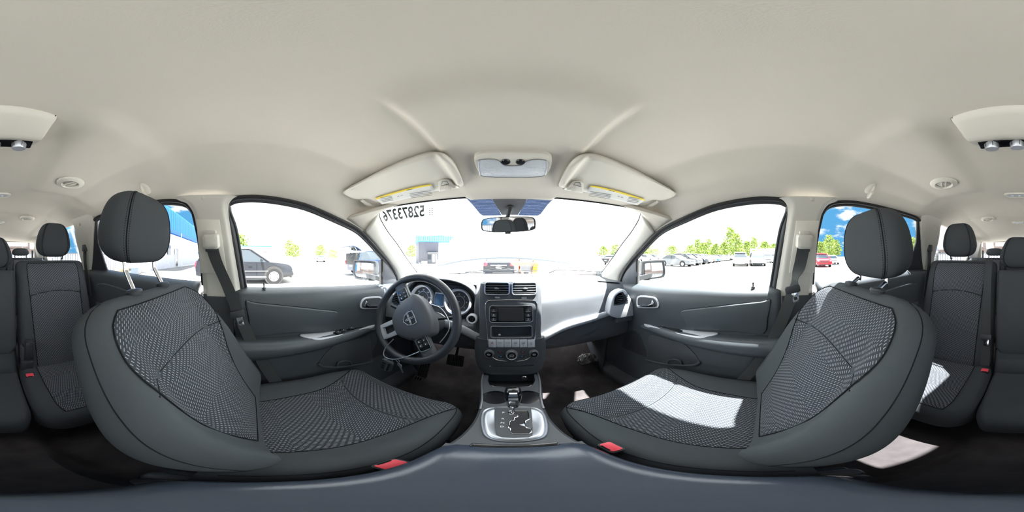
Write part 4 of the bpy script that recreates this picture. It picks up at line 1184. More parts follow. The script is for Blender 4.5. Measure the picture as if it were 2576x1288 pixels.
IP = [(1244, 1024.5), (1336, 1025), (1338, 1050), (1340, 1080), (1339, 1096), (1330, 1100), (1292, 1102), (1262, 1100), (1250, 1094), (1245, 1070)]
P = [con(*p, d=.008) for p in IP]
pl = MB().prism(P, (0, 0, -1), .006, .001).build('selector_plate', MT['dashlow'], GS)
Z1 = lambda q: Vector((q.x, q.y, q.z + .0095))
gate = [(1279, 1038), (1288, 1036.5), (1326, 1037), (1329, 1041), (1330, 1052), (1333, 1057), (1322, 1062), (1321, 1072), (1325, 1079), (1335, 1081), (1336, 1090), (1331, 1094), (1290, 1094), (1286, 1089), (1285, 1081), (1280, 1079), (1281, 1066), (1284, 1062), (1292, 1061), (1294, 1054), (1302, 1052), (1303, 1048), (1284, 1046), (1279, 1043)]
G = [Z1(con(*p)) for p in gate]
MB().prism(G, (0, 0, -1), .002).build('gate_slot', MT['rubber'], GS)
MB().tube(G, .0016, 6, closed=True).build('gate_rim', MT['chrome'], GS)
MB().prism([Z1(con(*p)) + Vector((0, 0, .0012)) for p in ((1306, 1072), (1319, 1069), (1321, 1076))], (0, 0, -1), .002).build('gate_tooth', MT['satin'], GS)
for t, x, y in (('P', 1266, 1041), ('R', 1265, 1056.5), ('N', 1264, 1066.5), ('D', 1263, 1076)):
    text('selector_letter', t, .0095, Z1(con(x, y)) + Vector((0, 0, -.0008)), (1, 0, 0), (0, 1, 0), MT['white'], GS, font_scale=1.15, bold=.0001)
lb = Z1(con(1291, 1044)); lt = ony(1292, 1030, lb.y + .012)
MB().tube([lb + Vector((0, 0, -.01)), lb + Vector((0, .004, .02)), lb + Vector((0, .008, .055))], .0042, 12).build('lever_stem', MT['chrome'], GS)
b = MB(); rings = []
HS = 1.18
for k, (h, wx, wy) in enumerate(((.030, .007, .006), (.036, .012, .010), (.045, .0145, .0125), (.050, .0140, .013), (.060, .0165, .0145), (.075, .0185, .0165), (.092, .0195, .018), (.104, .0175, .0165), (.110, .011, .011))):
    h *= HS; wx *= 1.1; wy *= 1.1
    rings.append([lb + Vector((math.copysign(abs(cos(a))**.7, cos(a))*wx, .004 + h*.10 + math.copysign(abs(sin(a))**.7, sin(a))*wy, h)) for a in [2*pi*i/28 for i in range(28)]])
kb = b.loft(rings).build('lever_knob', MT['gloss'], GS, smooth=60)
b = MB(); b.loft([[lb + Vector((x, .002+h*HS*.10 - wy*1.1 - .0012, h*HS)) for x in (-wx, wx)] + [lb + Vector((x, .002+h*HS*.10 - wy*1.1 + .004, h*HS)) for x in (wx, -wx)] for h, wx, wy in ((.040, .007, .011), (.052, .0075, .0135), (.075, .0105, .0165), (.095, .0115, .0178), (.106, .009, .0155))])
b.build('knob_face', MT['chrome'], kb)
MB().box(lb + Vector((0, -.0095, .080)), (.009, .004, .013), .0015).build('shift_button', MT['satin'], kb)

# armrest lid right under the camera
AR = thing('armrest_lid', (0, .07, -.56), 'glossy scuffed dark armrest lid with a front latch, behind the gear selector', 'armrest')
rings = []
for k in range(21):
    t = k/20; y = lerp(-.058, .222, t); e = sup(2*t-1, 6) if 0 < t < 1 else .0
    w_ = lerp(.092, .104, sup(2*t-1, 3) if 0 < t < 1 else 0) - .004*t; zt = -.500 - .010*(1-e) - .004*(2*t-1)**4 - .012*sm(.8, 1, t)
    rings.append([Vector((x, y, z)) for x, z in ((-w_, zt-.035), (-w_-.002, zt-.016), (-w_+.006, zt-.004), (-w_*.7, zt+.001), (0, zt+.003), (w_*.7, zt+.001), (w_-.006, zt-.004), (w_+.002, zt-.016), (w_, zt-.035))])
MB().loft(rings).build('lid_pad', MT['lid'], AR, smooth=70)
MB().box((0, .222, -.524), (.125, .014, .016), .005).build('latch', MT['gloss'], AR)
b = MB(); rings = []
for y in (-.055, .0, .1, .205, .225):
    rings.append([Vector((x, y, z)) for x, z in ((-.108, -.93), (-.100, -.56), (-.100, -.537), (.100, -.537), (.100, -.56), (.108, -.93))])
b.loft(rings).build('storage_box', MT['dashlow'], CN, smooth=40)
# ================================================================== steering wheel
WC = Vector((-.372, .548, -.267)); TI = radians(21); TH = radians(53)
R0, U0, N0 = Vector((1, 0, 0)), Vector((0, sin(TI), cos(TI))), Vector((0, -cos(TI), sin(TI)))
RW, UW = R0*cos(TH) - U0*sin(TH), R0*sin(TH) + U0*cos(TH)
FW = Matrix((RW, UW, N0)).transposed()
def wp(x, y, z=0.0): return WC + FW @ Vector((x, y, z))
SW = thing('steering_wheel', WC, 'black steering wheel turned to the right, with a shield badge on its hub', 'steering wheel')
wmat = mat('wheel_rubber', (.040, .044, .052), .38, spec=.5, bump=.35, bscale=420)
MB().tube([wp(cos(a)*.184, sin(a)*.184, 0) for a in [2*pi*k/72 for k in range(72)]], .0172, 16, closed=True).build('rim', wmat, SW, smooth=80)
# centre pad
pad = smooth2([(-.098, .040), (-.085, .062), (-.04, .080), (.04, .080), (.085, .062), (.098, .040), (.092, -.025), (.070, -.062), (.035, -.094), (-.035, -.094), (-.070, -.062), (-.092, -.025)], 4)
b = MB(); b.loft([[wp(x*k, y*k, z) for x, y in pad] for k, z in ((1.0, -.045), (1.02, -.02), (1.0, .004), (.95, .014), (.85, .019), (.5, .022), (.1, .0225))])
PD = b.build('centre_pad', MT['dash'], SW, smooth=60)
MB().tube([wp(x, .018 + .0*x, lerp(.0170, .0222, 1-abs(x)/.09)) for x in [-.088+.176*k/20 for k in range(21)]], .0012, 6).build('pad_crease', MT['seam'], PD)
MB().tube([wp(x, -.026, lerp(.0170, .0222, 1-abs(x)/.09)) for x in [-.086+.172*k/20 for k in range(21)]], .0012, 6).build('pad_crease', MT['seam'], PD)
# badge: shield with crossed bars and a name across
o = wp(0, -.004, .0225); F = FW*1.22 if False else FW
sh = [(x*1.22, y*1.22) for x, y in [(-.022, .020), (0, .022), (.022, .020), (.024, .004), (.018, -.012), (0, -.024), (-.018, -.012), (-.024, .004)]]
b = MB(); plate(b, o, F, sh, .003, 0, .001); bd = b.build('badge_field', MT['black'], PD)
b = MB(); ringp(b, o, F, sh, .0018, .0015, 6); b.build('badge_rim', MT['silver'], bd)
for q in ([(-.0025, .019), (-.0045, -.006), (-.001, -.018), (-.0015, .019)], [(.0025, .019), (.0045, -.006), (.001, -.018), (.0015, .019)], [(-.020, .003), (-.020, -.003), (-.006, -.0018), (-.006, .0018)], [(.020, .003), (.020, -.003), (.006, -.0018), (.006, .0018)]):
    b = MB(); plate(b, o, F, [(x*1.2, y*1.2) for x, y in q], .002, 0, .0032); b.build('badge_bar', MT['silver'], bd)
b = MB(); plate(b, o, F, [(-.021, .0065), (.021, .0065), (.021, -.0035), (-.021, -.0035)], .001, 0, .0042); b.build('badge_name_plate', MT['ink'], bd)
text('badge_name', 'DODGE', .0085, o + F @ Vector((0, .0015, .0048)), F @ Vector((1, 0, 0)), F @ Vector((0, 1, 0)), MT['white'], bd, font_scale=1.15, bold=.0002)
text('airbag_text', 'SRS AIRBAG', .006, wp(-.058, -.040, .0185), wp(1, -1.0)-wp(0, 0), wp(1, 1)-wp(0, 0), MT['ink'], PD)
for s in (-1, 1):
    b = MB(); b.loft([[wp(s*x, y, z) for y, z in ((.030*k, -.012), (.030*k, .006), (.024*k, .011), (-.024*k, .011), (-.030*k, .006), (-.030*k, -.012))] for x, k in ((.06, 1.15), (.10, 1.05), (.14, .95), (.172, .95))])
    sp = b.build('spoke', MT['dash'], SW, smooth=50)
    o = wp(s*.118, .002, .0115)
    b = MB(); plate(b, o, F, rrect(.058, .050, .010), .004, .001, .001); bp = b.build('button_panel', MT['gloss'], sp)
    b = MB(); ringp(b, o, F, rrect(.055, .047, .009), .0013, .001, 6); b.build('panel_rim', MT['satin'], bp)
    for i, (bx, by) in enumerate(((-.014, .011), (-.014, -.011), (.004, .011), (.004, -.011))):
        bx *= s
        b = MB(); plate(b, o, F, [(x+bx, y+by) for x, y in rrect(.0155, .0185, .003)], .003, .0008, .003); bt = b.build('wheel_button', MT['black'], bp)
        b = MB(); plate(b, o, F, [(x+bx, y+by) for x, y in ([(-.003, -.002), (.003, -.002), (0, .003)] if i % 2 == 0 else rrect(.006, .004, .001))], .0005, 0, .0034); b.build('button_symbol', MT['white'], bt)
# silver bottom spoke with its window
o = wp(0, -.125, 0)
outl = [(-.030, .060), (.030, .060), (.036, -.040), (.030, -.050), (-.030, -.050), (-.036, -.040)]
b = MB(); plate(b, o, F, smooth2(outl, 3), .016, .002, .008); bs = b.build('bottom_spoke', MT['silver'], SW)
c = MB(); plate(c, o, F, smooth2([(-.013, .040), (.013, .040), (.019, -.022), (.015, -.028), (-.015, -.028), (-.019, -.022)], 3), .06, 0, .03); cut(bs, [c])
b = MB(); plate(b, o, F, [(-.02, .04), (.02, .04), (.022, -.03), (-.022, -.03)], .004, 0, -.012); b.build('spoke_backing', MT['black'], bs)
# column shroud and stalks behind
SC = thing('steering_column', (-.372, .70, -.32), 'black steering column shroud with two stalks behind the wheel', 'steering column')
b = MB(); ax = -N0
b.loft([[WC + ax*d + R0*(cos(a)*rx) + U0*(sin(a)*ry - .012) for a in [2*pi*k/28 for k in range(28)]] for d, rx, ry in ((.052, .052, .050), (.06, .066, .060), (.10, .074, .064), (.17, .070, .060), (.24, .06, .055))])
b.build('shroud', MT['dashlow'], SC, smooth=60)
for s, ln in ((-1, .135), (1, .09)):
    p0 = WC + ax*.085 + R0*(s*.06) + U0*.012; p1 = p0 + R0*(s*ln) + U0*.022
    MB().tube([p0, p0.lerp(p1, .5), p0.lerp(p1, .8), p1], [.006, .006, .009, .008], 12).build('stalk', MT['black'], SC)
# headlamp switch left of the wheel
o = Vector((-.572, .712, -.335)); Fh = frame((.15, -1, .1))
HL = thing('headlamp_switch', o, 'round headlamp switch in a silver surround, left of the steering wheel', 'switch')
MB().lathe([(.024, .0), (.026, .010), (.033, .012), (.036, .004), (.036, -.01)], o, Fh @ Vector((0, 0, 1)), 30).build('switch_surround', MT['silver'], HL)
MB().lathe([(.001, .012), (.022, .012), (.024, .0)], o, Fh @ Vector((0, 0, 1)), 28).build('switch_dial', MT['black'], HL)
MB().box(o + Fh @ Vector((0, 0, .015)), (.008, .036, .010), .003, Fh).build('grip', MT['black'], HL)

# wire loop hooked through the wheel with the keys on it
def wpl(px, py, d=-.022):    # point on the plane of the wheel, lifted towards the driver
    q = ray(px, py); n = N0; c = WC + N0*(-d)
    return CAM + q*((c-CAM).dot(n)/q.dot(n))
KL = thing('wire_key_loop', wpl(985, 903), 'thin silver wire loop hooked through the steering wheel, carrying the keys', 'wire loop')
P = [wpl(1082, 765, .035), wpl(1108, 775, .04), wpl(1126, 800, .045), wpl(1130, 825, .045), wpl(1120, 845, .042), wpl(1106, 862, .035)]
MB().tube(catmull(P, 6), .0022, 8).build('upper_wire', MT['satin'], KL)
P = [wpl(990, 853), wpl(972, 872, -.026), wpl(965, 888, -.03), wpl(970, 899, -.03), wpl(990, 904, -.028), wpl(1018, 899, -.024), wpl(1054, 885, -.014)]
MB().tube(catmull(P, 6), .0022, 8).build('lower_wire', MT['satin'], KL)
kp = wpl(982, 903, -.03)
for i, (dx, dz, L, m_, nm, lb) in enumerate(((-.018, 0, .080, MT['dashlow'], 'key_fob', 'black key fob hanging left from the wire loop'), (.0, -.004, .075, MT['dashlow'], 'key_fob', 'dark grey key fob hanging in the middle of the wire loop'), (.026, .006, .055, MT['satin'], 'house_key', 'small silver key hanging right from the wire loop'))):
    d = Vector((-.30 + .62*(i == 2), .05, -1)).normalized(); F = Matrix((Vector((1, 0, 0)), -d, Vector((1, 0, 0)).cross(-d))).transposed()
    k0 = kp + Vector((dx, .004*i, dz)); c = k0 + d*(.016 + L/2)
    K = thing(nm, k0, lb, 'key')
    b = MB(); b.tube([k0 + F @ Vector((cos(a)*.008, sin(a)*.008 - .008, 0)) for a in [2*pi*q/20 for q in range(20)]], .0011, 6, closed=True); b.build('split_ring', MT['satin'], K)
    if i < 2:
        b = MB(); plate(b, c, F, rrect(.036, L, .011), .013, .003, .006); fb = b.build('fob_body', m_, K)
        for q in range(3):
            b = MB(); plate(b, c, F, [(x, y + L*.22 - q*.017) for x, y in rrect(.016, .012, .003)], .001, .0003, .0068); b.build('fob_button', MT['gloss'], fb)
    else:
        b = MB(); plate(b, c + d*-.012, F, circ(.011, 20), .002, .0004, .001); hd = b.build('key_bow', m_, K)
        b = MB(); plate(b, c + d*.012, F, [(-.004, .018), (.004, .018), (.004, -.012), (.001, -.02), (-.002, -.016), (-.004, -.010), (-.002, -.004), (-.004, .002)], .002, 0, .001); b.build('key_blade', m_, K)

# pedals, plastic bag
def pedal(name, px0, px1, py0, py1, y, label, mt, n_):
    a, c = ony(px0, (py0+py1)/2, y), ony(px1, (py0+py1)/2, y); t, q = ony((px0+px1)/2, py0, y), ony((px0+px1)/2, py1, y)
    w_, h = abs(c.x-a.x), abs(t.z-q.z); o = Vector(((a.x+c.x)/2, y, (t.z+q.z)/2)); F = frame((0, -1, .45))
    T = thing(name, o, label, 'pedal')
    b = MB(); plate(b, o, F, rrect(w_, h*1.0, .010), .012, .003, 0); pd = b.build('pedal_pad', mt, T)
    for k in range(n_):
        xx = -w_*.34 + w_*.68*k/(n_-1)
        b = MB(); b.box(o + F @ Vector((xx, 0, .001)), (.003, h*.8, .004), .001, F); b.build('grip_rib', MT['seam'], pd)
    MB().tube([o + Vector((0, .01, h*.1)), o + Vector((0, .09, .12)), o + Vector((0, .12, .26))], .009, 8).build('pedal_arm', MT['black'], T)
pm = mat('worn_rubber', (.07, .065, .06), .6, var=.3, vscale=40, bump=.3)
pedal('brake_pedal', 1124, 1166, 896, 918, .98, 'wide ribbed brake pedal under the dashboard', pm, 7)
pedal('accelerator_pedal', 1056, 1079, 902, 944, .93, 'tall narrow accelerator pedal left of the brake', pm, 4)
o = onz(1053, 952, -.925); F = frame((0, -.75, 1), (0, 1, 0))
HG = thing('heel_grille', o, 'small slotted heel plate on the carpet below the accelerator', 'heel plate')
b = MB(); plate(b, o, F, rrect(.062, .034, .006), .004, .001, .006); hp_ = b.build('plate_frame', mat('worn_grey', (.12, .11, .10), .7), HG)
for k in range(3):
    b = MB(); plate(b, o, F, [(x - .017 + .017*k, y) for x, y in rrect(.010, .022, .003)], .001, 0, .0068); b.build('slot', MT['seam'], hp_)
random.seed(3)
bagm = mat('grey_film', (.16, .165, .16), .22, spec=.8, bump=.9, bscale=22, dist=.01, var=.5, vscale=14)
o = onz(1485, 902, -.86)
b = MB(); ph = [random.random()*9 for _ in range(8)]
def bag(u, v):
    a = 2*pi*u; r_ = v; x = cos(a)*.11*r_*(1+.14*sin(3*a+ph[0])+.08*sin(7*a+ph[1])); y = sin(a)*.055*r_*(1+.2*sin(2*a+ph[2])+.1*sin(5*a+ph[3]))
    z = .028*(1-r_**3) + .010*sin(9*u*pi+ph[4])*sin(14*v+ph[5]) + .006*sin(41*x*10+ph[6])*cos(33*y*10)
    return o + Vector((x, y, z + .15*y))
b.grid(bag, 60, 14)
PB_ = b.build('plastic_bag', bagm, None, smooth=25, solid=.002); tag(PB_, 'crumpled grey plastic bag lying in the passenger footwell', 'plastic bag')
# dead leaves dust on the carpet
# ================================================================== things on the roof lining and windshield
def patch(top, bot, f, nu=40, nv=16, e=None):
    """surface whose outline is given by two picture curves, laid on the real surface f(px, py, inset)"""
    T_ = resample(catmull([(x, y, 0) for x, y in top], 6), nu+1); B_ = resample(catmull([(x, y, 0) for x, y in bot], 6), nu+1)
    def fn(u, v):
        a, c = T_[int(round(u*nu))], B_[int(round(u*nu))]; p = a.lerp(c, v); return f(p.x, p.y, min(u, 1-u), min(v, 1-v))
    return fn, nu, nv
def flip(fn, s): return (lambda u, v: sgn(fn(u, v), s))
VT = [(863, 483), (880, 470), (930, 442), (1000, 408), (1060, 386), (1090, 381), (1118, 386), (1140, 404), (1158, 437), (1167, 462)]
VB = [(863, 487), (885, 499), (905, 503), (925, 503), (950, 514), (975, 513), (1020, 503), (1060, 493), (1095, 485), (1130, 478), (1165, 468)]
for s, lb in ((-1, 'beige sun visor folded up above the driver, warning label on it'), (1, 'beige sun visor folded up above the front passenger, warning label on it')):
    V = thing('sun_visor', sgn(onceil(1010, 450, .02), s), lb, 'sun visor', 'sun visors')
    fn, nu, nv = patch(VT, VB, lambda x, y, eu, ev: onceil(x, y, .008 + .020*sm(-.02, .10, ev)*sm(-.01, .05, eu)))
    MB().grid(flip(fn, s), nu, nv).build('visor_pad', MT['headliner'] if False else MT['beige'], V, smooth=70, solid=.012, grow=(0, 0, 1))
    fn, nu, nv = patch([(943, 500), (980, 488), (1020, 477), (1060, 468), (1084, 464)], [(962, 514), (1000, 505), (1040, 496), (1070, 487), (1094, 480)], lambda x, y, eu, ev: onceil(x, y, .0325), 20, 6)
    lbm = MB().grid(flip(fn, s), nu, nv).build('warning_label', MT['label'], V, solid=.0006); 
    fn, nu, nv = patch([(943, 499), (980, 487), (1020, 476), (1060, 467), (1084, 463.5)], [(946, 502), (983, 491), (1022, 480), (1062, 471), (1086, 467.5)], lambda x, y, eu, ev: onceil(x, y, .0335), 20, 3)
    MB().grid(flip(fn, s), nu, nv).build('yellow_strip', MT['yellow'], lbm, solid=.0004)
    def LP(x, y): return sgn(onceil(x, y, .0345), s)
    ux = (LP(1075, 475) - LP(960, 505)).normalized()*(1 if s < 0 else -1); uy = (LP(1010, 480) - LP(1016, 502)).normalized()
    text('label_heading', 'WARNING', .0045, LP(1030, 477.5), ux, uy, MT['ink'], lbm)
    for r_ in range(4):
        for (x0, x1) in ((1030, 1084), (957, 985)):
            ya = 0
            p0 = LP(x0 + r_*1.5, lerp(481, 498.5, (1084-x0)/130) + r_*3.4 - .4); p1 = LP(x1 + r_*1.5, lerp(481, 498.5, (1084-x1)/130) + r_*3.4 - 10 + 9.2)
            MB().ribbon([p0, p1], [uy*.0011]*2, .0003).build('label_line', MT['ink'], lbm)
    for dx in (0, 9):
        c = LP(1002 + dx, 494 - dx*.28)
        MB().tube([c + ux*x*.004 + uy*y*.004 for x, y in ((-1, -1), (-.6, .2), (.2, .4), (.9, -.6))], .0008, 5).build('label_pictogram', MT['ink'], lbm)
    # clip bracket at the inner end, pivot at the outer end
    fn, nu, nv = patch([(1103, 458), (1110, 454), (1122, 452), (1132, 455), (1142, 465), (1156, 472)], [(1104, 482), (1112, 481), (1122, 479), (1132, 477), (1144, 475), (1157, 473)], lambda x, y, eu, ev: onceil(x, y, .034), 16, 5)
    cl = MB().grid(flip(fn, s), nu, nv).build('clip_plate', MT['beige'], V, solid=.004)
    c = sgn(onceil(1127, 473, .040), s); n = Vector((0, -.45, -1)).normalized()
    MB().lathe([(.001, .004), (.011, .002), (.013, -.006)], c, n, 20).build('clip_knob', MT['beige'], cl)
    P = [sgn(onceil(x, y, .040), s) for x, y in ((1110, 467), (1113, 457), (1124, 456), (1129, 463))]
    MB().tube(P, .0012, 6, closed=True).build('clip_window', MT['ink'], cl)
    p0, p1 = sgn(onceil(908, 503, .02), s), sgn(onceil(936, 516, .012), s)
    MB().tube([p0, p0.lerp(p1, .5) - Vector((0, 0, .006)), p1], [.006, .008, .010], 10).build('pivot_arm', MT['beige'], V)
    MB().ell(p1, (.022, .014, .008)).build('pivot_base', MT['beige'], V)

def ceil_frame(p):
    e = .01; nx = (zc(p.x+e, p.y) - zc(p.x-e, p.y))/(2*e); ny = (zc(p.x, p.y+e) - zc(p.x, p.y-e))/(2*e)
    return frame(Vector((nx, ny, -1)), (0, 1, 0))
# front reading lamp
c = onceil(1290, 408); F = ceil_frame(c)
def loc_on(px, py, o, F):
    d = ray(px, py); n = F @ Vector((0, 0, 1)); q = CAM + d*((o-CAM).dot(n)/d.dot(n)) - o; return (q.dot(F @ Vector((1, 0, 0))), q.dot(F @ Vector((0, 1, 0))))
L = thing('reading_lamp', c, 'wide front reading lamp with ribbed clear lens and two round black buttons', 'lamp', )
def outl(px): return [loc_on(x, y, c, F) for x, y in px]
OP = outl(smooth2([(1193, 392), (1200, 382), (1225, 377), (1290, 375.5), (1355, 377.5), (1380, 383), (1388, 394), (1386, 415), (1375, 432), (1350, 440), (1290, 441.5), (1230, 440), (1207, 431), (1196, 412)], 3))
b = MB(); b.loft([lift([(x*k, y*k) for x, y in OP], c, F, z) for k, z in ((1.0, -.004), (1.0, .006), (.97, .011), (.90, .012))]); b.build('lamp_bezel', MT['beige'], L, smooth=50)
LP_ = outl(smooth2([(1204, 400), (1212, 393), (1245, 393), (1258, 400), (1270, 408), (1310, 408), (1322, 400), (1338, 393.5), (1368, 394), (1376, 402), (1373, 424), (1362, 436), (1290, 438), (1218, 436), (1207, 426)], 2))
b = MB(); plate(b, c, F, LP_, .004, .001, .0135); b.build('ribbed_lens', MT['lens'], L)
b = MB(); ringp(b, c, F, LP_, .0012, .0135, 6); b.build('lens_edge', MT['satin'], L)
for x in (1272, 1309):
    q = loc_on(x, 399.5, c, F); o = c + F @ Vector((q[0], q[1], .012))
    MB().lathe([(.001, .003), (.0085, .003), (.0105, 0)], o, F @ Vector((0, 0, 1)), 24).build('lamp_button', MT['gloss'], L)
    b = MB(); ringp(b, o, F, circ(.0108, 24), .001, .0008, 6); b.build('button_rim', MT['ink'], L)
# climate console over the second row
CO = thing('overhead_console', (.02, -.33, .34), 'cream overhead console with three chrome climate knobs, behind the front seats', 'overhead console')
def sec(x, k):     # k: 0 middle .. 1 end
    tp = onceil(2560, 274 + 18*k*k)
    return [(-.262-.018*k*k, .350), (-.262-.018*k*k, .3400), (-.275-.015*k*k, .326), (-.325-.004*k, .306), (-.338+.002*k, .3015), (-.346+.004*k, .3025), (-.388+.012*k, .311), (-.402+.02*k, .320), (-.430+.03*k, .3480), (-.43+.03*k, .36)]
rings = []
for i in range(25):
    t = -1 + i/12; k = abs(t)
    ring = []
    for y, z in sec(0, k):
        wf = lerp(.126, .104, clamp((-.26-y)/.13))
        ring.append(Vector((.0 + t*wf, y, z + (.02*sm(.93, 1, k) if z < .345 else 0))))
    rings.append(ring)
MB().loft(rings).build('console_shell', MT['beige'], CO, smooth=50)
MB().box((-.002, -.366, .3065), (.176, .034, .010), .004).build('control_recess', MT['gloss'], CO)
for x, lb in ((-.060, 'l'), (-.002, 'm'), (.056, 'r')):
    o = Vector((x, -.366, .306)); n = Vector((0, -.22, -.97)).normalized()
    k_ = MB().lathe([(.0165, -.008), (.0175, .004), (.0165, .015), (.0155, .018)], o, n, 30).build('knob', MT['satin'], CO)
    MB().lathe([(.001, .017), (.013, .0175), (.0155, .017)], o, n, 26).build('knob_cap', MT['gloss'], k_)
    for q in range(18):
        a = 2*pi*q/18; u = n.orthogonal().normalized(); w_ = n.cross(u); e = u*cos(a) + w_*sin(a)
        if q % 3 == 0: MB().tube([o + e*.0175, o + e*.0170 + n*.013], .0009, 4).build('knob_rib', MT['black'], k_)
# round ceiling vents
for (x, y, r_, lb) in ((177, 459.5, .058, 'large round ceiling vent over the left rear seat'), (2374, 461, .058, 'large round ceiling vent over the right rear seat'), (68, 549.5, .062, 'small-looking round ceiling vent far back on the left, by the third row'), (2486, 551, .062, 'small-looking round ceiling vent far back on the right, by the third row')):
    c = onceil(x, y); F = ceil_frame(c); n = F @ Vector((0, 0, 1)); V = thing('ceiling_vent', c, lb, 'air vent', 'round ceiling vents')
    MB().lathe([(r_, -.004), (r_, .003), (r_*.93, .008), (r_*.72, .009), (r_*.66, .011), (r_*.60, .008), (r_*.58, -.002)], c, n, 40).build('vent_bezel', MT['beige'], V, smooth=50)
    MB().lathe([(.001, .005), (r_*.5, .004), (r_*.57, .001)], c, n, 36).build('vent_disc', MT['pillar'], V)
    for sx in (-1, 1):
        P = [c + F @ Vector((sx*(r_*.16 + .0*t) + t*.25*r_, t*r_*.48, .008)) for t in (-1, -.5, 0, .5, 1)]
        MB().tube(P, .0016, 6).build('vent_blade', MT['beige'], V)
# rear lamps
for (x0, x1, y, h, lb) in ((2525, 2604, 489.5, .040, 'oval ceiling lamp over the middle of the second row'), (2545, 2588, 559, .05, 'oval ceiling lamp furthest back over the third row')):
    cx_ = (x0+x1)/2; c = onceil(cx_, y); F = ceil_frame(c); a = onceil(x0, y); w_ = abs(a.x - c.x)*2
    V = thing('ceiling_lamp', c, lb, 'lamp', 'oval rear ceiling lamps')
    pts = rrect(w_, h*1.5, h*.74, 8)
    b = MB(); b.loft([lift([(x*k, y_*k) for x, y_ in pts], c, F, z) for k, z in ((1, -.004), (1, .004), (.93, .008), (.82, .008), (.80, .003))]); b.build('lamp_bezel', MT['beige'], V, smooth=50)
    b = MB(); plate(b, c, F, [(x*.8, y_*.72) for x, y_ in pts], .004, .001, .006); b.build('lamp_lens', MT['lens'], V)
    for k in (-1, 0, 1):
        b = MB(); plate(b, c, F, [(x+k*w_*.22, y_) for x, y_ in circ(.007, 14)], .002, .0005, .009); b.build('bulb_button', MT['white'], V)
# coat hooks
for s, lb in ((-1, "cream coat hook above the driver's headrest"), (1, "cream coat hook above the right rear window")):
    c = sgn(onceil(366, 473), s) if s < 0 else onceil(2189, 473); F = ceil_frame(c)
    V = thing('coat_hook', c, lb, 'coat hook', 'coat hooks')
    n = F @ Vector((0, 0, 1)); up = Vector((0, 0, 1)); u_ = (up - n*up.dot(n)).normalized(); r_ = u_.cross(n); FF = Matrix((r_, u_, n)).transposed()
    b = MB(); b.ell(c + n*.002, (.019, .032, .010), FF, 24, 12, 1, 1); b.build('hook_base', MT['beige'], V)
    P = [c + FF @ Vector(q) for q in ((.004*s, .020, .006), (.006*s, .004, .016), (.006*s, -.014, .020), (.004*s, -.024, .020), (.002*s, -.026, .028), (.0, -.014, .032), (-.002*s, .004, .030))]
    MB().tube(catmull(P, 4), [.0075]*25, 10, flat=(1.2, .8)).build('hook', MT['beige'], V)
# interior mirror
M_ = thing('rear_view_mirror', (0, .655, .135), 'black-framed rear-view mirror hanging from the windshield', 'mirror')
o = Vector((-.012, .66, .1295)); Fm = frame((-.16, -1, -.10))
pts = smooth2([(-.112, -.006), (-.110, .018), (-.095, .029), (-.05, .032), (0, .033), (.05, .032), (.095, .029), (.110, .018), (.112, -.006), (.105, -.022), (.06, -.030), (0, -.031), (-.06, -.030), (-.105, -.022)], 3)
b = MB(); b.loft([lift([(x*k, y*k) for x, y in pts], o, Fm, z) for k, z in ((1, .001), (1.02, -.004), (.99, -.014), (.85, -.024), (.4, -.030))]); hs = b.build('mirror_shell', MT['black'], M_, smooth=60)
b = MB(); plate(b, o, Fm, [(x*.955, y*.90) for x, y in pts], .002, 0, .0018); b.build('mirror_glass', MT['mirror'], hs)
MB().box(o + Fm @ Vector((0, -.034, -.004)), (.024, .010, .010), .003, Fm).build('night_lever', MT['black'], hs)
q = onws(1283, 522, .006)
MB().tube([o + Vector((0, .02, .01)), o + Vector((.0, .012, .035)), q + Vector((0, -.004, -.012)), q], [.010, .008, .009, .013], 12).build('mirror_stem', MT['black'], M_)
MB().ell(q, (.016, .02, .01)).build('mirror_mount', MT['black'], M_)
# printed band on the windshield: dark middle and dotted sides
fm = bpy.data.materials.new('dotted_print'); fm.use_nodes = True; n = fm.node_tree; n.nodes.clear()
oo = n.nodes.new('ShaderNodeOutputMaterial'); tr = n.nodes.new('ShaderNodeBsdfTransparent'); tr.inputs[0].default_value = (.24, .28, .37, 1); df = n.nodes.new('ShaderNodeBsdfDiffuse'); df.inputs[0].default_value = (.03, .035, .05, 1)
mxs = n.nodes.new('ShaderNodeMixShader'); tcn = n.nodes.new('ShaderNodeTexCoord'); vo = n.nodes.new('ShaderNodeTexVoronoi'); vo.inputs['Scale'].default_value = 330; vo.inputs['Randomness'].default_value = 0
lt_ = n.nodes.new('ShaderNodeMath'); lt_.operation = 'LESS_THAN'; lt_.inputs[1].default_value = .40
n.links.new(tcn.outputs['Object'], vo.inputs['Vector']); n.links.new(vo.outputs['Distance'], lt_.inputs[0]); n.links.new(lt_.outputs[0], mxs.inputs[0]); n.links.new(tr.outputs[0], mxs.inputs[1]); n.links.new(df.outputs[0], mxs.inputs[2]); n.links.new(mxs.outputs[0], oo.inputs[0])
PR = thing('windshield_print', onws(1283, 500), 'dark printed patch with dotted wings at the top of the windshield', 'glass print')
for nm, P, m_, off in (('solid_patch', [(1231, 491), (1331, 491), (1316, 520), (1303, 541), (1262, 541), (1247, 515)], mat('print_grey', (.15, .16, .18), .6), .004),
                  ('dotted_wing', [(1170, 496), (1231, 492), (1247, 515), (1262, 542), (1216, 543), (1208, 539), (1190, 517)], fm, .003), ('dotted_wing', [(1331, 492), (1396, 497), (1378, 515), (1360, 539), (1352, 543), (1303, 542), (1316, 520)], fm, .003)):
    MB().prism([onws(x, y, off) for x, y in P], (0, .5, 1), .0008).build(nm, m_, PR)
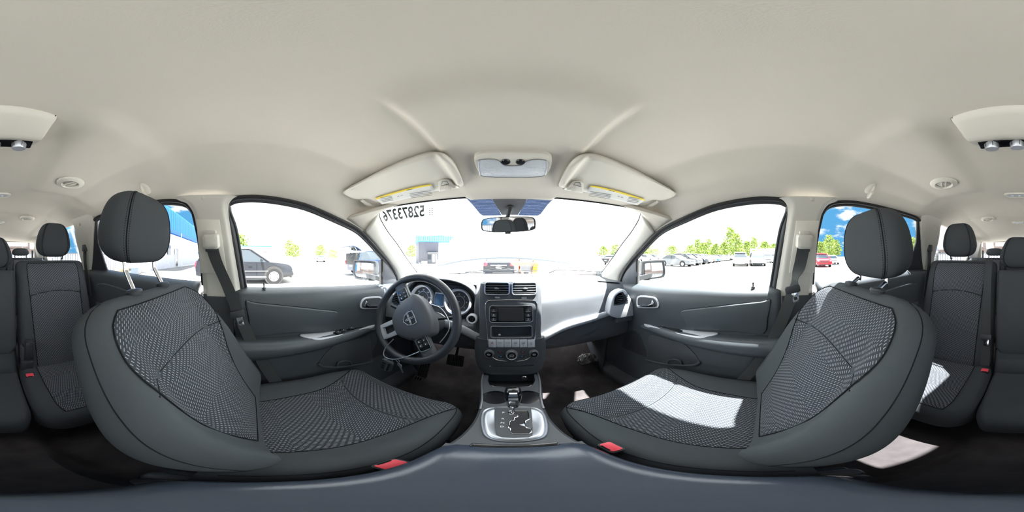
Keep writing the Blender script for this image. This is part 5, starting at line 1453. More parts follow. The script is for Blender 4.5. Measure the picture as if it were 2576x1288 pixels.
# lot number written on the outside of the windshield, read mirrored from inside
def WSo(x, y): return onws(x, y, -.016)
c5, c6 = WSo(1062, 531), WSo(968, 543.5)
up = WSo(1020, 521) - WSo(1016, 549); H_ = up.length; Wd = (c6-c5).length
NB = thing('window_number', WSo(1016, 540), 'large grey number on the outside of the windshield, seen mirrored at its top left', 'number')
text('number_digits', '52873376', 1.0, c5.lerp(c6, .5), c6-c5, up, MT['sticker'], NB, ext=.0003, bold=.028)
t_ = [o for o in COL.objects if o.name.startswith('number_digits')][0]
xs = [v.co for v in t_.data.vertices]; ux = (c6-c5).normalized(); uy = (up - ux*up.dot(ux)).normalized(); O_ = OFF[t_.name]; cen = c5.lerp(c6, .5)
a0 = [(p + O_ - cen).dot(ux) for p in xs]; b0 = [(p + O_ - cen).dot(uy) for p in xs]; kx = (Wd*1.12)/(max(a0)-min(a0)); ky = H_*.98/(max(b0)-min(b0)); my = (max(b0)+min(b0))/2; nn_ = ux.cross(uy)
shear = up.dot(ux)/up.dot(uy)
for v, a, bb in zip(t_.data.vertices, a0, b0):
    q = (bb-my)*ky; v.co = cen + ux*(a*kx + q*shear*.6) + uy*q + nn_*.0 - O_
    v.co.z = wsz(v.co.x+O_.x, v.co.y+O_.y) + .016 - O_.z
for x0, y0, x1, y1 in ((1058, 545, 1040, 547), (1036, 547, 1010, 550), (1006, 551, 992, 553), (1002, 554, 996, 555), (1030, 550.5, 1020, 551.5)):
    MB().ribbon([WSo(x0, y0), WSo(x1, y1)], [up.normalized()*.0016]*2, .0004).build('small_print', MT['sticker'], NB)
for k in range(4):
    for xx in (1079, 1085):
        MB().ribbon([WSo(xx, 525+k*5), WSo(xx+4, 525+k*5)], [up.normalized()*.003]*2, .0004).build('small_print', MT['sticker'], NB)
# ================================================================== seat belts
def belt(name, label, pts, hw_, dirs, mt=MT['belt'], parts=None, loc=None):
    T = thing(name, loc or pts[0], label, 'seat belt')
    P = catmull(pts, 8); D_ = catmull(dirs, 8); MB().ribbon(P, [Vector(d).normalized()*hw_ for d in D_], .0018).build('webbing', mt, T, smooth=60)
    return T
XY = lambda x, y, xx: onx(x, y, xx)
# driver
pts = [XY(533, 622, -.600), XY(545, 660, -.612), XY(572, 720, -.625), XY(598, 785, -.635), XY(625, 845, -.628), XY(655, 900, -.62), XY(690, 955, -.61), XY(708, 976, -.60)]
B1 = belt('seat_belt', "black front belt hanging down beside the driver's seat", pts, .0235, [(0, 1, -.05)]*3 + [(0, 1, .1)]*2 + [(0, .9, .35)]*3)
def guide(s, T, px, py):
    c = sgn(onside(531, 607, .045), s); F = frame((-s, 0, -.25))
    b = MB(); b.loft([lift([(x*k, y*k2) for x, y in rrect(.062, .058, .012)], c, F, z) for k, k2, z in ((1, 1, -.02), (1, 1, .004), (.9, .85, .016), (.6, .5, .020))]); g_ = b.build('guide_cover', MT['pillar'], T, smooth=50)
    MB().box(c + F @ Vector((0, .034, .002)), (.044, .014, .016), .005, F).build('height_button', MT['pillar'], g_)
    MB().box(c + F @ Vector((0, -.034, -.006)), (.050, .014, .014), .004, F).build('guide_loop', MT['black'], g_)
guide(-1, B1, 0, 0)
def tongue(T, c, F, nm='tongue'):
    b = MB(); plate(b, c, F, rrect(.058, .030, .008), .010, .002, .006); t = b.build(nm, MT['black'], T)
    b = MB(); plate(b, c + F @ Vector((.004, -.034, 0)), F, rrect(.026, .038, .005), .003, .0005, .002); p = b.build('tongue_plate', MT['chrome'], t)
    b = MB(); plate(b, c + F @ Vector((.004, -.038, 0)), F, rrect(.013, .012, .002), .001, 0, .0028); b.build('tongue_slot', MT['black'], p)
tongue(B1, XY(597, 790, -.628), frame((1, 0, .0), (0, -.22, 1)))
a = XY(712, 978, -.598)
MB().box(a, (.012, .055, .02), .004).build('floor_anchor', MT['dashlow'], B1)
# passenger: the belt is twisted above its tongue
pts = [sgn(onside(531, 612, .06), 1), XY(2012, 668, .612), XY(2000, 700, .612), XY(1998, 722, .62), XY(1985, 760, .628), XY(1965, 812, .63), XY(1930, 880, .62), XY(1880, 945, .61), XY(1858, 965, .60)]
B2 = belt('seat_belt', 'black front belt, twisted at its tongue, beside the front passenger seat', pts, .0235, [(0, 1, .0), (.3, .9, .1), (.9, .3, 0), (.8, .6, .1), (.2, 1, .35), (0, 1, .45), (0, 1, .5), (0, 1, .4), (0, 1, .3)])
guide(1, B2, 0, 0)
tongue(B2, XY(1994, 728, .60), frame((-1, 0, 0), (0, .2, 1)))
MB().box(XY(1856, 968, .598), (.012, .055, .02), .004).build('floor_anchor', MT['dashlow'], B2)
# rear outer belts
for s, lb in ((-1, 'thin black rear belt running down the left C pillar'), (1, 'thin black rear belt running down the right C pillar')):
    p0 = sgn(onside(213, 628, .03), s)
    pts = [p0, sgn(XY(214, 660, -.625), s), sgn(XY(220, 700, -.61), s), sgn(XY(226, 745, -.60), s)]
    T = belt('rear_seat_belt', lb, pts, .020, [(0, 1, .1)]*4)
    MB().box(p0 + Vector((0, 0, .012)), (.02, .05, .05), .006).build('belt_slot', MT['black'], T)
# belt of the centre rear seat, hanging on the right-hand seat's flank
y_ = -.93
pts = [Vector((.178, -1.04, -.020)), Vector((.178, -.970, -.022)), Vector((.177, -.915, -.11)), Vector((.175, -.882, -.25)), Vector((.170, -.845, -.40)), Vector((.164, -.800, -.55)), Vector((.163, -.775, -.63))]
T = belt('centre_seat_belt', 'black belt hanging down the right-hand rear seatback beside the centre seat', pts, .022, [(1, 0, 0)]*7)
tongue(T, Vector((.168, -.822, -.455)), frame((0, 1, .35), (0, 0, 1)))
# belt buckles
def buckle(c, F, h, label, hh=.030):
    T = thing('belt_buckle', c, label, 'belt buckle', None)
    b = MB(); b.loft([[c + F @ Vector((x*k, y*k, z)) for x, y in rrect(.040, hh, .007)] for k, z in ((.78, -h), (.9, -h*.55), (1, -h*.4), (1, 0))]); bd = b.build('buckle_body', MT['black'], T, smooth=50)
    b = MB(); plate(b, c, F, [(x, y) for x, y in rrect(.034, hh*.78, .005)], .004, .001, .0035); b.build('release_button', MT['red'], bd)
    b = MB(); plate(b, c, F, [(x, y + hh*.36) for x, y in rrect(.022, .003, .001)], .001, 0, .0042); b.build('tongue_slot', MT['seam'], bd)
    return T
F = frame((.02, -.25, 1), (1, 0, 0)); Fz = Matrix((Vector((0, 1, 0)), Vector((-1, 0, 0)), Vector((0, 0, 1)))).transposed()
buckle(Vector((-.117, .124, -.548)), Matrix.Rotation(.15, 3, 'X') @ Fz, .085, "red-topped belt buckle between the driver's seat and the console", .026)
buckle(Vector((.127, .187, -.548)), Matrix.Rotation(.10, 3, 'X') @ Fz, .085, 'red-topped belt buckle between the passenger seat and the console', .026)
Fr = frame((0, .25, 1), (0, 1, 0))
buckle(Vector((-.155, -.70, -.642)), Fr, .07, 'red-topped rear belt buckle on the left of the bench', .03)
buckle(Vector((.155, -.74, -.640)), Fr, .07, 'red-topped rear belt buckle on the right of the bench', .03)
# folding hinge of the rear seat between left and centre
H_ = BENCH[0]
MB().box((-.172, -.80, -.53), (.045, .05, .13), .012).build('hinge_arm', MT['gloss'] if False else MT['black'], H_)
MB().box((-.140, -.81, -.55), (.022, .05, .10), .010).build('hinge_lever', MT['dashlow'], H_)
MB().box((-.158, -.79, -.635), (.060, .05, .08), .010).build('hinge_base', MT['black'], H_)
# ================================================================== outside
GZ = -1.32
def G_(px, py): return onz(px, py, GZ)
conc = mat('pale_concrete', (.43, .42, .40), .9, spec=.2, var=.10, vscale=.35, bump=.2, bscale=30, dist=.01)
asph = mat('grey_asphalt', (.17, .17, .165), .95, spec=.2, var=.25, vscale=1.5, bump=.4, bscale=40, dist=.01)
def gfn(u, v):
    x = math.copysign(abs(2*u-1)**2.2, 2*u-1)*260; y = math.copysign(abs(2*v-1)**2.2, 2*v-1)*260
    return Vector((x, y, GZ))
o = MB().grid(gfn, 40, 40).build('ground', conc, solid=.2, off=-1); o['kind'] = 'structure'
if o.data.polygons[0].normal.z < 0: o.modifiers[0].offset = 1
o = MB().box((-18, -7.2, GZ+.012), (34, 2.6, .02)).build('ground_strip', asph); o['kind'] = 'structure'

# ------------------------------------------------------------------ our own raised hood, fenders, cowl and wipers
HD = thing('car_hood', (0, 1.45, -.16), 'white front hood of this car, raised, filling the windshield view', 'hood')
he = [(1096, 689), (1108, 673), (1130, 664), (1180, 655.5), (1230, 651), (1290, 650), (1380, 657), (1425, 663), (1480, 673), (1520, 686)]
E0 = [ony(x, y, 1.42 - .10*((x-1305)/210)**2) for x, y in he]
E0 = resample(catmull(E0, 5), 31)
def hf(u, v):
    p = E0[int(round(u*30))]; L = .98*v; a = radians(33)
    x = p.x*lerp(1, .90, v); crown = .03*(1-(2*u-1)**2)
    return Vector((x, p.y + L*cos(a), max(p.z, -.085) + L*sin(a) + .045*sin(pi*v)*.6 - (crown*v*.3)))
MB().grid(hf, 30, 16).build('hood_panel', body_white, HD, smooth=60, solid=.02)
edge = [hf(k/30, 0) for k in range(31)]
MB().tube(edge, .004, 6).build('hood_edge', body_white, HD)
for s in (-1, 1):
    p = hf(0 if s < 0 else 1, 0)
    MB().box(p + Vector((-s*.02, .03, -.04)), (.012, .05, .04), .006).build('hood_hinge', body_white, HD)
CW = thing('wiper_cowl', (0, 1.32, -.2), 'dark plastic cowl with two wiper arms below the windshield', 'cowl')
MB().grid(lambda u, v: Vector((lerp(-.72, .72, u), WS_BASE(lerp(-.72, .72, u)) + lerp(0, .10, v), wsz(lerp(-.72, .72, u), WS_BASE(lerp(-.72, .72, u))) - .012 - .02*v)), 20, 4).build('cowl_panel', MT['black'], CW, solid=.006)
for P in ([(1322, 687), (1290, 679), (1262, 673), (1225, 679), (1170, 685)], [(1516, 684), (1440, 680), (1398, 679.5), (1382, 686)]):
    MB().tube([onws(x, y, -.018) for x, y in P], .0035, 8).build('wiper_arm', MT['black'], CW)
MB().tube([onws(x, y, -.012) for x, y in [(1105, 688), (1200, 686.5), (1330, 686)]], .003, 6).build('wiper_blade', MT['rubber'], CW)
# ------------------------------------------------------------------ cars
tyre = mat('tyre', (.022, .022, .024), .9, spec=.2); alloy = mat('alloy', (.30, .31, .32), .4, metal=.2); darkhole = mat('wheel_gap', (.03, .03, .03), .9)
lampw = mat('lamp_clear', (.75, .78, .80), .15, spec=.8)
def cpaint(name, c): return mat(name, c, .25, spec=.35, coat=.15)
PAINT = dict(black=cpaint('black_paint', (.018, .020, .026)), grey=cpaint('grey_paint', (.14, .15, .165)), silver=cpaint('silver_car_paint', (.45, .47, .50)), white=body_white,
             red=cpaint('red_paint', (.55, .02, .03)), blue=cpaint('blue_paint', (.03, .12, .42)), navy=cpaint('navy_paint', (.02, .04, .09)), beige_=cpaint('champagne_paint', (.42, .37, .29)))
SHAPES = {  # side outlines in metres: x forward, z up; body and greenhouse
 'suv': (4.7, 1.86, [(-2.33, .45), (-2.36, .80), (-2.30, 1.02), (-2.05, 1.08), (.75, 1.05), (1.25, 1.04), (2.0, .95), (2.28, .82), (2.34, .60), (2.30, .34), (1.0, .26), (-1.0, .26), (-2.2, .32)],
         [(-2.24, 1.03), (-1.98, 1.55), (-1.6, 1.64), (-.2, 1.68), (.35, 1.60), (1.22, 1.05)], (1.42, -1.42), .37),
 'sedan': (4.75, 1.80, [(-2.36, .45), (-2.38, .80), (-2.28, .98), (-1.5, 1.0), (.7, .95), (1.4, .90), (2.1, .80), (2.36, .62), (2.34, .30), (1.0, .20), (-1.0, .20), (-2.3, .30)],
         [(-1.85, .97), (-1.15, 1.36), (-.4, 1.44), (.1, 1.40), (1.05, .95)], (1.42, -1.42), .33),
 'pickup': (5.6, 1.95, [(-2.8, .55), (-2.8, 1.15), (-.95, 1.15), (-.9, 1.12), (1.2, 1.12), (2.4, 1.05), (2.75, .95), (2.78, .45), (1.5, .38), (-1.5, .38), (-2.6, .45)],
         [(-1.0, 1.1), (-.9, 1.78), (-.5, 1.85), (.4, 1.84), (.65, 1.75), (1.25, 1.12)], (1.8, -1.75), .40),
 'van': (5.1, 1.98, [(-2.5, .40), (-2.52, 1.0), (-2.45, 1.12), (1.4, 1.12), (2.2, .98), (2.5, .75), (2.48, .32), (-2.4, .30)],
         [(-2.46, 1.08), (-2.3, 1.70), (-1.9, 1.78), (.4, 1.78), (.8, 1.65), (1.75, 1.08)], (1.6, -1.5), .35)}
def extr(prof, w0, w1, zlo, zhi, crown=.0):
    """side outline pushed across the width, leaning in with height"""
    b = MB(); pr = [(p.x, p.y) for p in catmull([(x, z, 0) for x, z in prof], 3, True)] if crown >= 0 else prof
    def W(z): return lerp(w0, w1, clamp((z-zlo)/(zhi-zlo)))
    rings = []
    for t in (-1, -.97, -.90, -.5, 0, .5, .90, .97, 1):
        k = {1: .955, .97: .985, .90: 1.0}.get(abs(t), 1.0)
        cx_ = sum(x for x, z in pr)/len(pr); cz_ = sum(z for x, z in pr)/len(pr)
        rings.append([Vector(((x-cx_)*k + cx_, t*W(z)/2, (z-cz_)*k + cz_)) for x, z in pr])
    return b.loft(rings)
def make_car(kind, paint, name=None, detail=1):
    L, W_, body, gh, wx, wr = SHAPES[kind]
    T = thing(name or {'suv': 'parked_suv', 'sedan': 'parked_sedan', 'pickup': 'parked_pickup', 'van': 'parked_van'}[kind], (0, 0, 0))
    zb = max(z for x, z in body)
    bd = extr(body, W_, W_*.97, .3, zb).build('body', paint, T, smooth=50)
    top = max(z for x, z in gh)
    extr([(gh[0][0]+.04, gh[0][1]-.08)] + gh + [(gh[-1][0]-.1, gh[-1][1]-.10)], W_*.93, W_*.74, zb-.1, top, -1).build('windows', MT['cglass'], T, smooth=30)
    roof = [(x, z) for x, z in gh if z > top-.12]
    r0, r1 = roof[0][0], roof[-1][0]
    b = MB(); b.loft([[Vector((x, t*W_*.385*k, z + .012 + .03*(1-t*t))) for t in (-1, -.8, 0, .8, 1)] + [Vector((x, t*W_*.385*k, z - .03)) for t in (1, 0, -1)] for x, z, k in [(r0-.15, top-.12, .97), (r0+.1, top-.03, 1), ((r0+r1)/2, top+.0, 1), (r1-.1, top-.03, 1), (r1+.12, top-.10, .97)]])
    b.build('roof', paint, T, smooth=50)
    for sy in (-1, 1):
        b = MB()
        # pillars
        n_pil = [(gh[0], gh[1]), (gh[-1], gh[-2])]
        for (a, c) in n_pil:
            p = Vector((a[0], sy*W_*.465, a[1]-.03)); q = Vector((c[0], sy*W_*.385, c[1]+.01)); b = MB(); b.tube([p, q], .04, 6); b.build('pillar', paint, T)
        xm = (gh[1][0]*.35 + gh[-2][0]*.65)
        MB().tube([Vector((xm+.1, sy*W_*.468, zb-.04)), Vector((xm, sy*W_*.385, top-.04))], .035, 6).build('pillar', MT['black'] , T)
        for x in wx:
            b = MB(); b.lathe([(.001, -.02), (wr*1.22, -.02), (wr*1.22, .02), (.001, .02)], (x, sy*(W_/2-.005), wr*1.05), (0, sy, 0), 28); b.build('wheel_arch', darkhole, T)
            b = MB(); b.lathe([(wr*.62, -.2), (wr*.97, -.2), (wr, -.16), (wr, .0), (wr*.96, .028), (wr*.68, .032), (wr*.64, .015)], (x, sy*(W_/2), wr), (0, sy, 0), 32); wl = b.build('wheel', tyre, T)
            b = MB(); b.lathe([(.001, .022), (wr*.2, .024), (wr*.64, .020), (wr*.66, .0)], (x, sy*(W_/2), wr), (0, sy, 0), 30); hb = b.build('rim', alloy, wl)
            if detail:
                for k in range(6 if detail > 1 else 5):
                    a = 2*pi*k/(6 if detail > 1 else 5) + .5
                    P = [Vector((x + cos(a+da)*wr*rr, sy*(W_/2 + .0245), wr + sin(a+da)*wr*rr)) for da, rr in ((-.16, .54), (.16, .54), (0, .30))]
                    MB().prism(P, (0, -sy, 0), .004).build('rim_hole', darkhole, hb)
    xf = max(x for x, z in body); xr = min(x for x, z in body)
    for sy in (-1, 1):
        MB().ell((xf-.13, sy*W_*.39, .74 if kind != 'pickup' else .90), (.16, .16, .09), nu=14, nv=8).build('headlamp', lampw, T)
        MB().ell((xr+.10, sy*W_*.41, .86 if kind != 'pickup' else 1.0), (.14, .13, .12 if kind != 'suv' else .18), nu=14, nv=8, e1=.6, e2=.6).build('tail_lamp', MT['redlamp'], T)
        MB().ell((.85 if kind != 'pickup' else .95, sy*(W_/2+.07), zb+.06), (.06, .11, .07), nu=12, nv=8).build('side_mirror', paint, T)
    MB().box((xf-.02, 0, .60), (.06, W_*.55, .18), .02).build('grille', MT['black'], T)
    MB().box((xf-.04, 0, .32), (.10, W_*.8, .12), .03).build('lower_grille', MT['black'], T)
    MB().box((xr-.005, 0, .66), (.03, .32, .12), .005).build('number_plate', MT['label'], T)
    return T
def put(T, x, y, deg, label, group=None, cat='car'):
    T.location = (x, y, GZ + .001); T.rotation_euler = (0, 0, radians(deg)); tag(T, label, cat, group); return T
def ap(lon, r):      # direction in degrees to the right of the nose, distance
    return r*sin(radians(lon)), r*cos(radians(lon))

# near black SUV abreast on the left
N = make_car('suv', PAINT['black'], 'parked_suv', 2); put(N, -8.45, -.42, 90, 'large black SUV with silver wheels, outside the driver\'s window')
for sy in (-1,):
    MB().box((.2, -.945, .62), (1.9, .012, .025), .004).build('door_moulding', MT['satin'], N)
    MB().box((-.1, -.94, .34), (2.7, .03, .06), .01).build('sill_strip', MT['satin'], N)
    for x in (.62, -.42, -1.30): MB().box((x, -.936, .72), (.008, .01, .62)).build('door_gap', MT['seam'], N)
    for x in (.30, -.75): MB().box((x, -.955, .92), (.16, .03, .03), .01).build('door_handle', PAINT['black'], N)
# dark SUV with its tailgate open
N2 = make_car('suv', PAINT['navy'], 'parked_suv', 1); put(N2, -8.75, 8.55, 84, 'dark SUV with its tailgate raised, left of the windshield')
def tg(u, v):
    x = lerp(-1.95, -2.85, v); z = 1.66 + .34*sin(v*1.9) - .10*v; return Vector((x, (2*u-1)*lerp(.66, .80, v), z))
MB().grid(tg, 10, 10).build('raised_tailgate', PAINT['navy'], N2, solid=.05, smooth=50)
MB().grid(lambda u, v: tg(lerp(.12, .88, u), lerp(.15, .6, v)) + Vector((0, 0, -.056)), 6, 5).build('tailgate_glass', MT['cglass'], N2, solid=.01)
MB().box((-2.30, 0, 1.12), (.16, 1.45, .75), .05).build('open_boot', MT['rubber'], N2)
for sy in (-1, 1): MB().tube([Vector((-2.1, sy*.66, 1.45)), Vector((-2.5, sy*.74, 1.9))], .015, 6).build('gas_strut', MT['satin'], N2)
# dark sedan ahead, seen from behind under the raised hood
N3 = make_car('sedan', PAINT['black'], 'parked_sedan', 1); put(N3, -.55, 11.4, 90, 'black sedan seen from behind beneath the raised hood, red tail lamps')
bow = [(-.13, -.01), (-.10, .035), (-.045, .035), (-.045, .05), (.045, .05), (.045, .035), (.13, .035), (.10, -.035), (.045, -.035), (.045, -.05), (-.045, -.05), (-.045, -.035), (-.13, -.035)]
Fb = frame((-1, 0, 0))
b = MB(); plate(b, Vector((-2.42, 0, .80)), Fb, [(x, y) for x, y in bow], .03, .003, 0); bb = b.build('boot_badge', MT['chrome'], N3)
MB().box((-2.395, 0, .80), (.03, .9, .05), .01).build('boot_strip', MT['satin'], N3)
# worker in an orange vest leaning into the engine bay
skin = mat('skin', (.46, .26, .18), .6, spec=.3); grey_shirt = mat('grey_shirt', (.22, .23, .25), .9, spec=.1, bump=.3, bscale=200); jeans = mat('dark_trousers', (.05, .06, .09), .9); hair = mat('brown_hair', (.07, .045, .03), .8)
PE = thing('person', (.34, 3.02, GZ), 'person in a grey shirt and orange vest bending over the front of this car', 'person')
def skin_mesh(name, joints, links, mt, parent, sub=2):
    me = bpy.data.meshes.new(name); O = OFF[parent.name] if parent else Vector()
    me.from_pydata([Vector(j[:3]) - O for j in joints], links, []); o = bpy.data.objects.new(name, me); COL.objects.link(o); o.parent = parent; OFF[o.name] = O
    m = o.modifiers.new('Skin', 'SKIN'); m.use_smooth_shade = True
    for v, j in zip(me.skin_vertices[0].data, joints): v.radius = (j[3], j[4] if len(j) > 4 else j[3])
    me.skin_vertices[0].data[0].use_root = True
    s = o.modifiers.new('sub', 'SUBSURF'); s.levels = s.render_levels = sub
    dg = bpy.context.evaluated_depsgraph_get(); nm_ = bpy.data.meshes.new_from_object(o.evaluated_get(dg)); o.modifiers.clear(); o.data = nm_; nm_.materials.append(mt); nm_.shade_smooth()
    return o
px_, py_ = .34, 3.02; g0 = GZ
J = [(px_, py_, g0+.95, .13, .11), (px_, py_-.08, g0+1.12, .135, .11), (px_, py_-.24, g0+1.30, .16, .11), (px_, py_-.36, g0+1.41, .13, .09), (px_, py_-.44, g0+1.47, .055), (px_, py_-.51, g0+1.53, .075, .09), (px_, py_-.56, g0+1.60, .085, .10), (px_, py_-.58, g0+1.68, .06, .07),
     (px_-.21, py_-.33, g0+1.38, .062), (px_-.28, py_-.46, g0+1.20, .048), (px_-.10, py_-.64, g0+1.22, .038), (px_-.03, py_-.72, g0+1.21, .030, .018),
     (px_+.21, py_-.33, g0+1.38, .062), (px_+.30, py_-.44, g0+1.20, .048), (px_+.12, py_-.62, g0+1.24, .038), (px_+.05, py_-.70, g0+1.23, .030, .018),
     (px_-.11, py_+.02, g0+.88, .095), (px_-.13, py_-.02, g0+.48, .062), (px_-.13, py_+.06, g0+.09, .042), (px_-.14, py_-.10, g0+.04, .035),
     (px_+.11, py_+.02, g0+.88, .095), (px_+.14, py_+.0, g0+.48, .062), (px_+.15, py_+.08, g0+.09, .042), (px_+.16, py_-.08, g0+.04, .035)]
Lk = [(0, 1), (1, 2), (2, 3), (3, 4), (4, 5), (5, 6), (6, 7), (3, 8), (8, 9), (9, 10), (10, 11), (3, 12), (12, 13), (13, 14), (14, 15), (0, 16), (16, 17), (17, 18), (18, 19), (0, 20), (20, 21), (21, 22), (22, 23)]
def fingers(base, d, side, J, Lk):
    bi = base
    for k in range(4):
        o_ = Vector(J[bi][:3]); off = side*(-.024 + .016*k); ln = (.06, .072, .068, .054)[k]; i0 = len(J)
        J.append((*(o_ + off + d*.02), .010)); J.append((*(o_ + off*1.1 + d*(.02+ln*.5) + Vector((0, 0, -.008))), .0085)); J.append((*(o_ + off*1.1 + d*(.02+ln*.85) + Vector((0, 0, -.028))), .0075))
        Lk += [(bi, i0), (i0, i0+1), (i0+1, i0+2)]
    i0 = len(J); o_ = Vector(J[bi][:3]); J.append((*(o_ - side*.030 + d*.005 + Vector((0, 0, -.005))), .011)); J.append((*(o_ - side*.048 + d*.035 + Vector((0, 0, -.012))), .009)); Lk += [(bi, i0), (i0, i0+1)]
fingers(11, Vector((.3, -.95, 0)).normalized(), Vector((-1, -.3, 0)).normalized(), J, Lk)
fingers(15, Vector((-.5, -.85, 0)).normalized(), Vector((1, -.4, 0)).normalized(), J, Lk)
BD = skin_mesh('body', J, Lk, skin, PE)
fat = lambda js, k: [(a[0], a[1], a[2], a[3]+k, (a[4] if len(a) > 4 else a[3])+k) for a in js]
skin_mesh('shirt', fat([J[0], J[1], J[2], J[3], J[8], (px_-.25, py_-.40, g0+1.27, .058), J[12], (px_+.26, py_-.39, g0+1.28, .058)], .014), [(0, 1), (1, 2), (2, 3), (3, 4), (4, 5), (3, 6), (6, 7)], grey_shirt, PE)
skin_mesh('trousers', fat([J[0], J[16], J[17], J[18], J[20], J[21], J[22]], .012), [(0, 1), (1, 2), (2, 3), (0, 4), (4, 5), (5, 6)], jeans, PE)
for i in (18, 22):
    MB().ell((J[i][0], J[i][1]-.06, g0+.05), (.05, .14, .05)).build('shoe', MT['black'], PE)
b = MB()
def vest(u, v):
    a = lerp(-1.2, 2.75, u); t = v; c = Vector((px_, lerp(py_-.02, py_-.33, t), lerp(g0+.98, g0+1.40, t))); r1_, r2_ = lerp(.175, .19, t), lerp(.15, .14, t)
    return c + Vector((sin(a)*r1_, cos(a)*r2_, .03*cos(a)))
MB().grid(vest, 30, 12).build('vest', MT['orange'], PE, solid=.008, smooth=70)
MB().ell((px_, py_-.555, g0+1.655), (.092, .105, .088)).build('hair', hair, PE)
for sx in (-1, 1): MB().ell((px_+sx*.032, py_-.655, g0+1.60), (.012, .008, .007), nu=12, nv=8).build('eye', MT['white'], PE)
MB().ell((px_, py_-.668, g0+1.585), (.014, .02, .02), nu=12, nv=8).build('nose', skin, PE)
MB().ell((px_, py_-.655, g0+1.548), (.024, .008, .006), nu=12, nv=8).build('mouth', MT['redlamp'], PE)
# sheets of paper / litter on the ground left
for (x, y, w_, lb) in ((806, 709.5, .55, 'flat grey scrap on the concrete outside the driver\'s window, nearer the SUV'), (848, 710.5, .62, 'flat grey scrap on the concrete below the left door mirror')):
    p = G_(x, y); b = MB(); b.prism([p + Vector((cos(a)*w_*.5*(1+.3*sin(3*a)), sin(a)*w_*.75*(1+.25*cos(4*a)), .012)) for a in [2*pi*k/16 for k in range(16)]], (0, 0, -1), .01)
    tag(b.build('litter', mat('litter_grey', (.22, .23, .24), .8, var=.5, vscale=6)), lb, 'litter')

# distant rows of cars: masters by shape and paint, then copies
masters = {}
def far_car(kind, col, lon, r, deg, label, group):
    if (kind, col) not in masters:
        T = make_car(kind, PAINT[col], None, 0); masters[(kind, col)] = T
    else: T = copy_tree(masters[(kind, col)])
    x, y = ap(lon, r); put(T, x, y, deg, label, group)
def L_(px): return (px/2576-.5)*360 + YAW
# row seen through the front passenger window
rowB = [('suv', 'silver'), ('sedan', 'silver'), ('suv', 'white'), ('suv', 'grey'), ('sedan', 'silver')]
rowA = [('sedan', 'grey'), ('suv', 'grey'), ('suv', 'black'), ('suv', 'silver'), ('suv', 'grey'), ('sedan', 'blue'), ('sedan', 'white'), ('sedan', 'silver'), ('suv', 'grey'), ('sedan', 'silver'), ('sedan', 'black'), ('sedan', 'silver'), ('suv', 'white'), ('suv', 'grey'), ('sedan', 'silver')]
ordn = ['first', 'second', 'third', 'fourth', 'fifth', 'sixth', 'seventh', 'eighth', 'ninth', 'tenth', 'eleventh', 'twelfth', 'thirteenth', 'fourteenth', 'fifteenth']
def far_xy(kind, col, x, y, deg, label, group): far_car(kind, col, math.degrees(atan2(x, y)), sqrt(x*x+y*y), deg, label, group)
for i, (k, c) in enumerate(rowB):
    far_xy(k, c, 20.2 + 2.8*i, 22.5 + .15*i, -84, f"{c} {k}, {ordn[i]} from the left in the row above the right door mirror", 'far row of parked cars on the right')
for i, (k, c) in enumerate(rowA):
    far_xy(k, c, 18.4 + 2.85*i, 11.0 + .12*i, -92, f"{c} {k}, {ordn[i]} from the left in the long row beyond the passenger window", 'far row of parked cars on the right')
for k, c, px, r, d, lb in (('pickup', 'white', 1862, 23, 190, 'white pickup parked beyond the front passenger window, nearest of the group by the trailer'), ('van', 'grey', 1904, 23.5, 188, 'dark grey van next to the white pickup, outside the front passenger window'), ('suv', 'silver', 1929, 31, 185, 'silver SUV second from the window frame outside the front passenger window'), ('suv', 'black', 1948, 37, 182, 'black SUV by the rear edge of the front passenger window'),
                           ('suv', 'red', 2064, 21, 172, 'red SUV seen through the right rear window'), ('sedan', 'silver', 2092, 27, 165, "silver sedan right of the red SUV, seen through the right rear window"), ('suv', 'grey', 2297, 9.0, 90, 'grey SUV close behind, in the rear corner of the right rear window'),
                           ('sedan', 'silver', 1525, 34, 20, 'silver sedan far ahead, seen right of the raised hood'), ('suv', 'red', 1500, 40, 20, 'red SUV far ahead, seen right of the raised hood'), ('sedan', 'black', 1545, 26, 20, 'black sedan far ahead by the right windshield pillar'),
                           ('sedan', 'grey', 806, 37, 160, 'small grey car far off beyond the black SUV')):
    far_car(k, c, L_(px), r, d, lb, None)
# ------------------------------------------------------------------ buildings
blue = mat('blue_corrugated', (.03, .20, .62), .5, spec=.3); wallw = mat('pale_siding', (.62, .64, .66), .8, var=.05); block = mat('grey_block', (.36, .38, .42), .9, var=.08, vscale=3); dk = mat('dark_glass', (.03, .04, .05), .1)
def ribs(b, x0, x1, y, z0, z1, step, d=.03, axis='x'):
    n_ = int(abs(x1-x0)/step)
    for k in range(n_):
        x = lerp(x0, x1, (k+.5)/n_)
        if axis == 'x': b.box((x, y, (z0+z1)/2), (step*.45, d*2, z1-z0))
        else: b.box((y, x, (z0+z1)/2), (d*2, step*.45, z1-z0))
B = thing('workshop', (-22, -11, GZ), 'grey workshop with a blue corrugated fascia, behind on the left', 'building')
MB().box((-22, -13, GZ+1.95), (21, 9, 3.9)).build('wall', wallw, B)
MB().box((-22, -8.47, GZ+.75), (21.1, .12, 1.5)).build('block_base', block, B)
b = MB(); b.box((-22, -12.6, GZ+5.0), (22.5, 10.4, 2.0)); fa = b.build('blue_fascia', blue, B)
b = MB(); ribs(b, -33.2, -10.8, -7.38, GZ+4.02, GZ+5.98, .30, .03); o = b.build('fascia_ribs', blue, fa); o['kind'] = 'stuff'
b = MB(); ribs(b, -11.0, -17.5, -8.50, GZ+1.5, GZ+3.88, .5, .012); o = b.build('siding_ribs', wallw, B); o['kind'] = 'stuff'
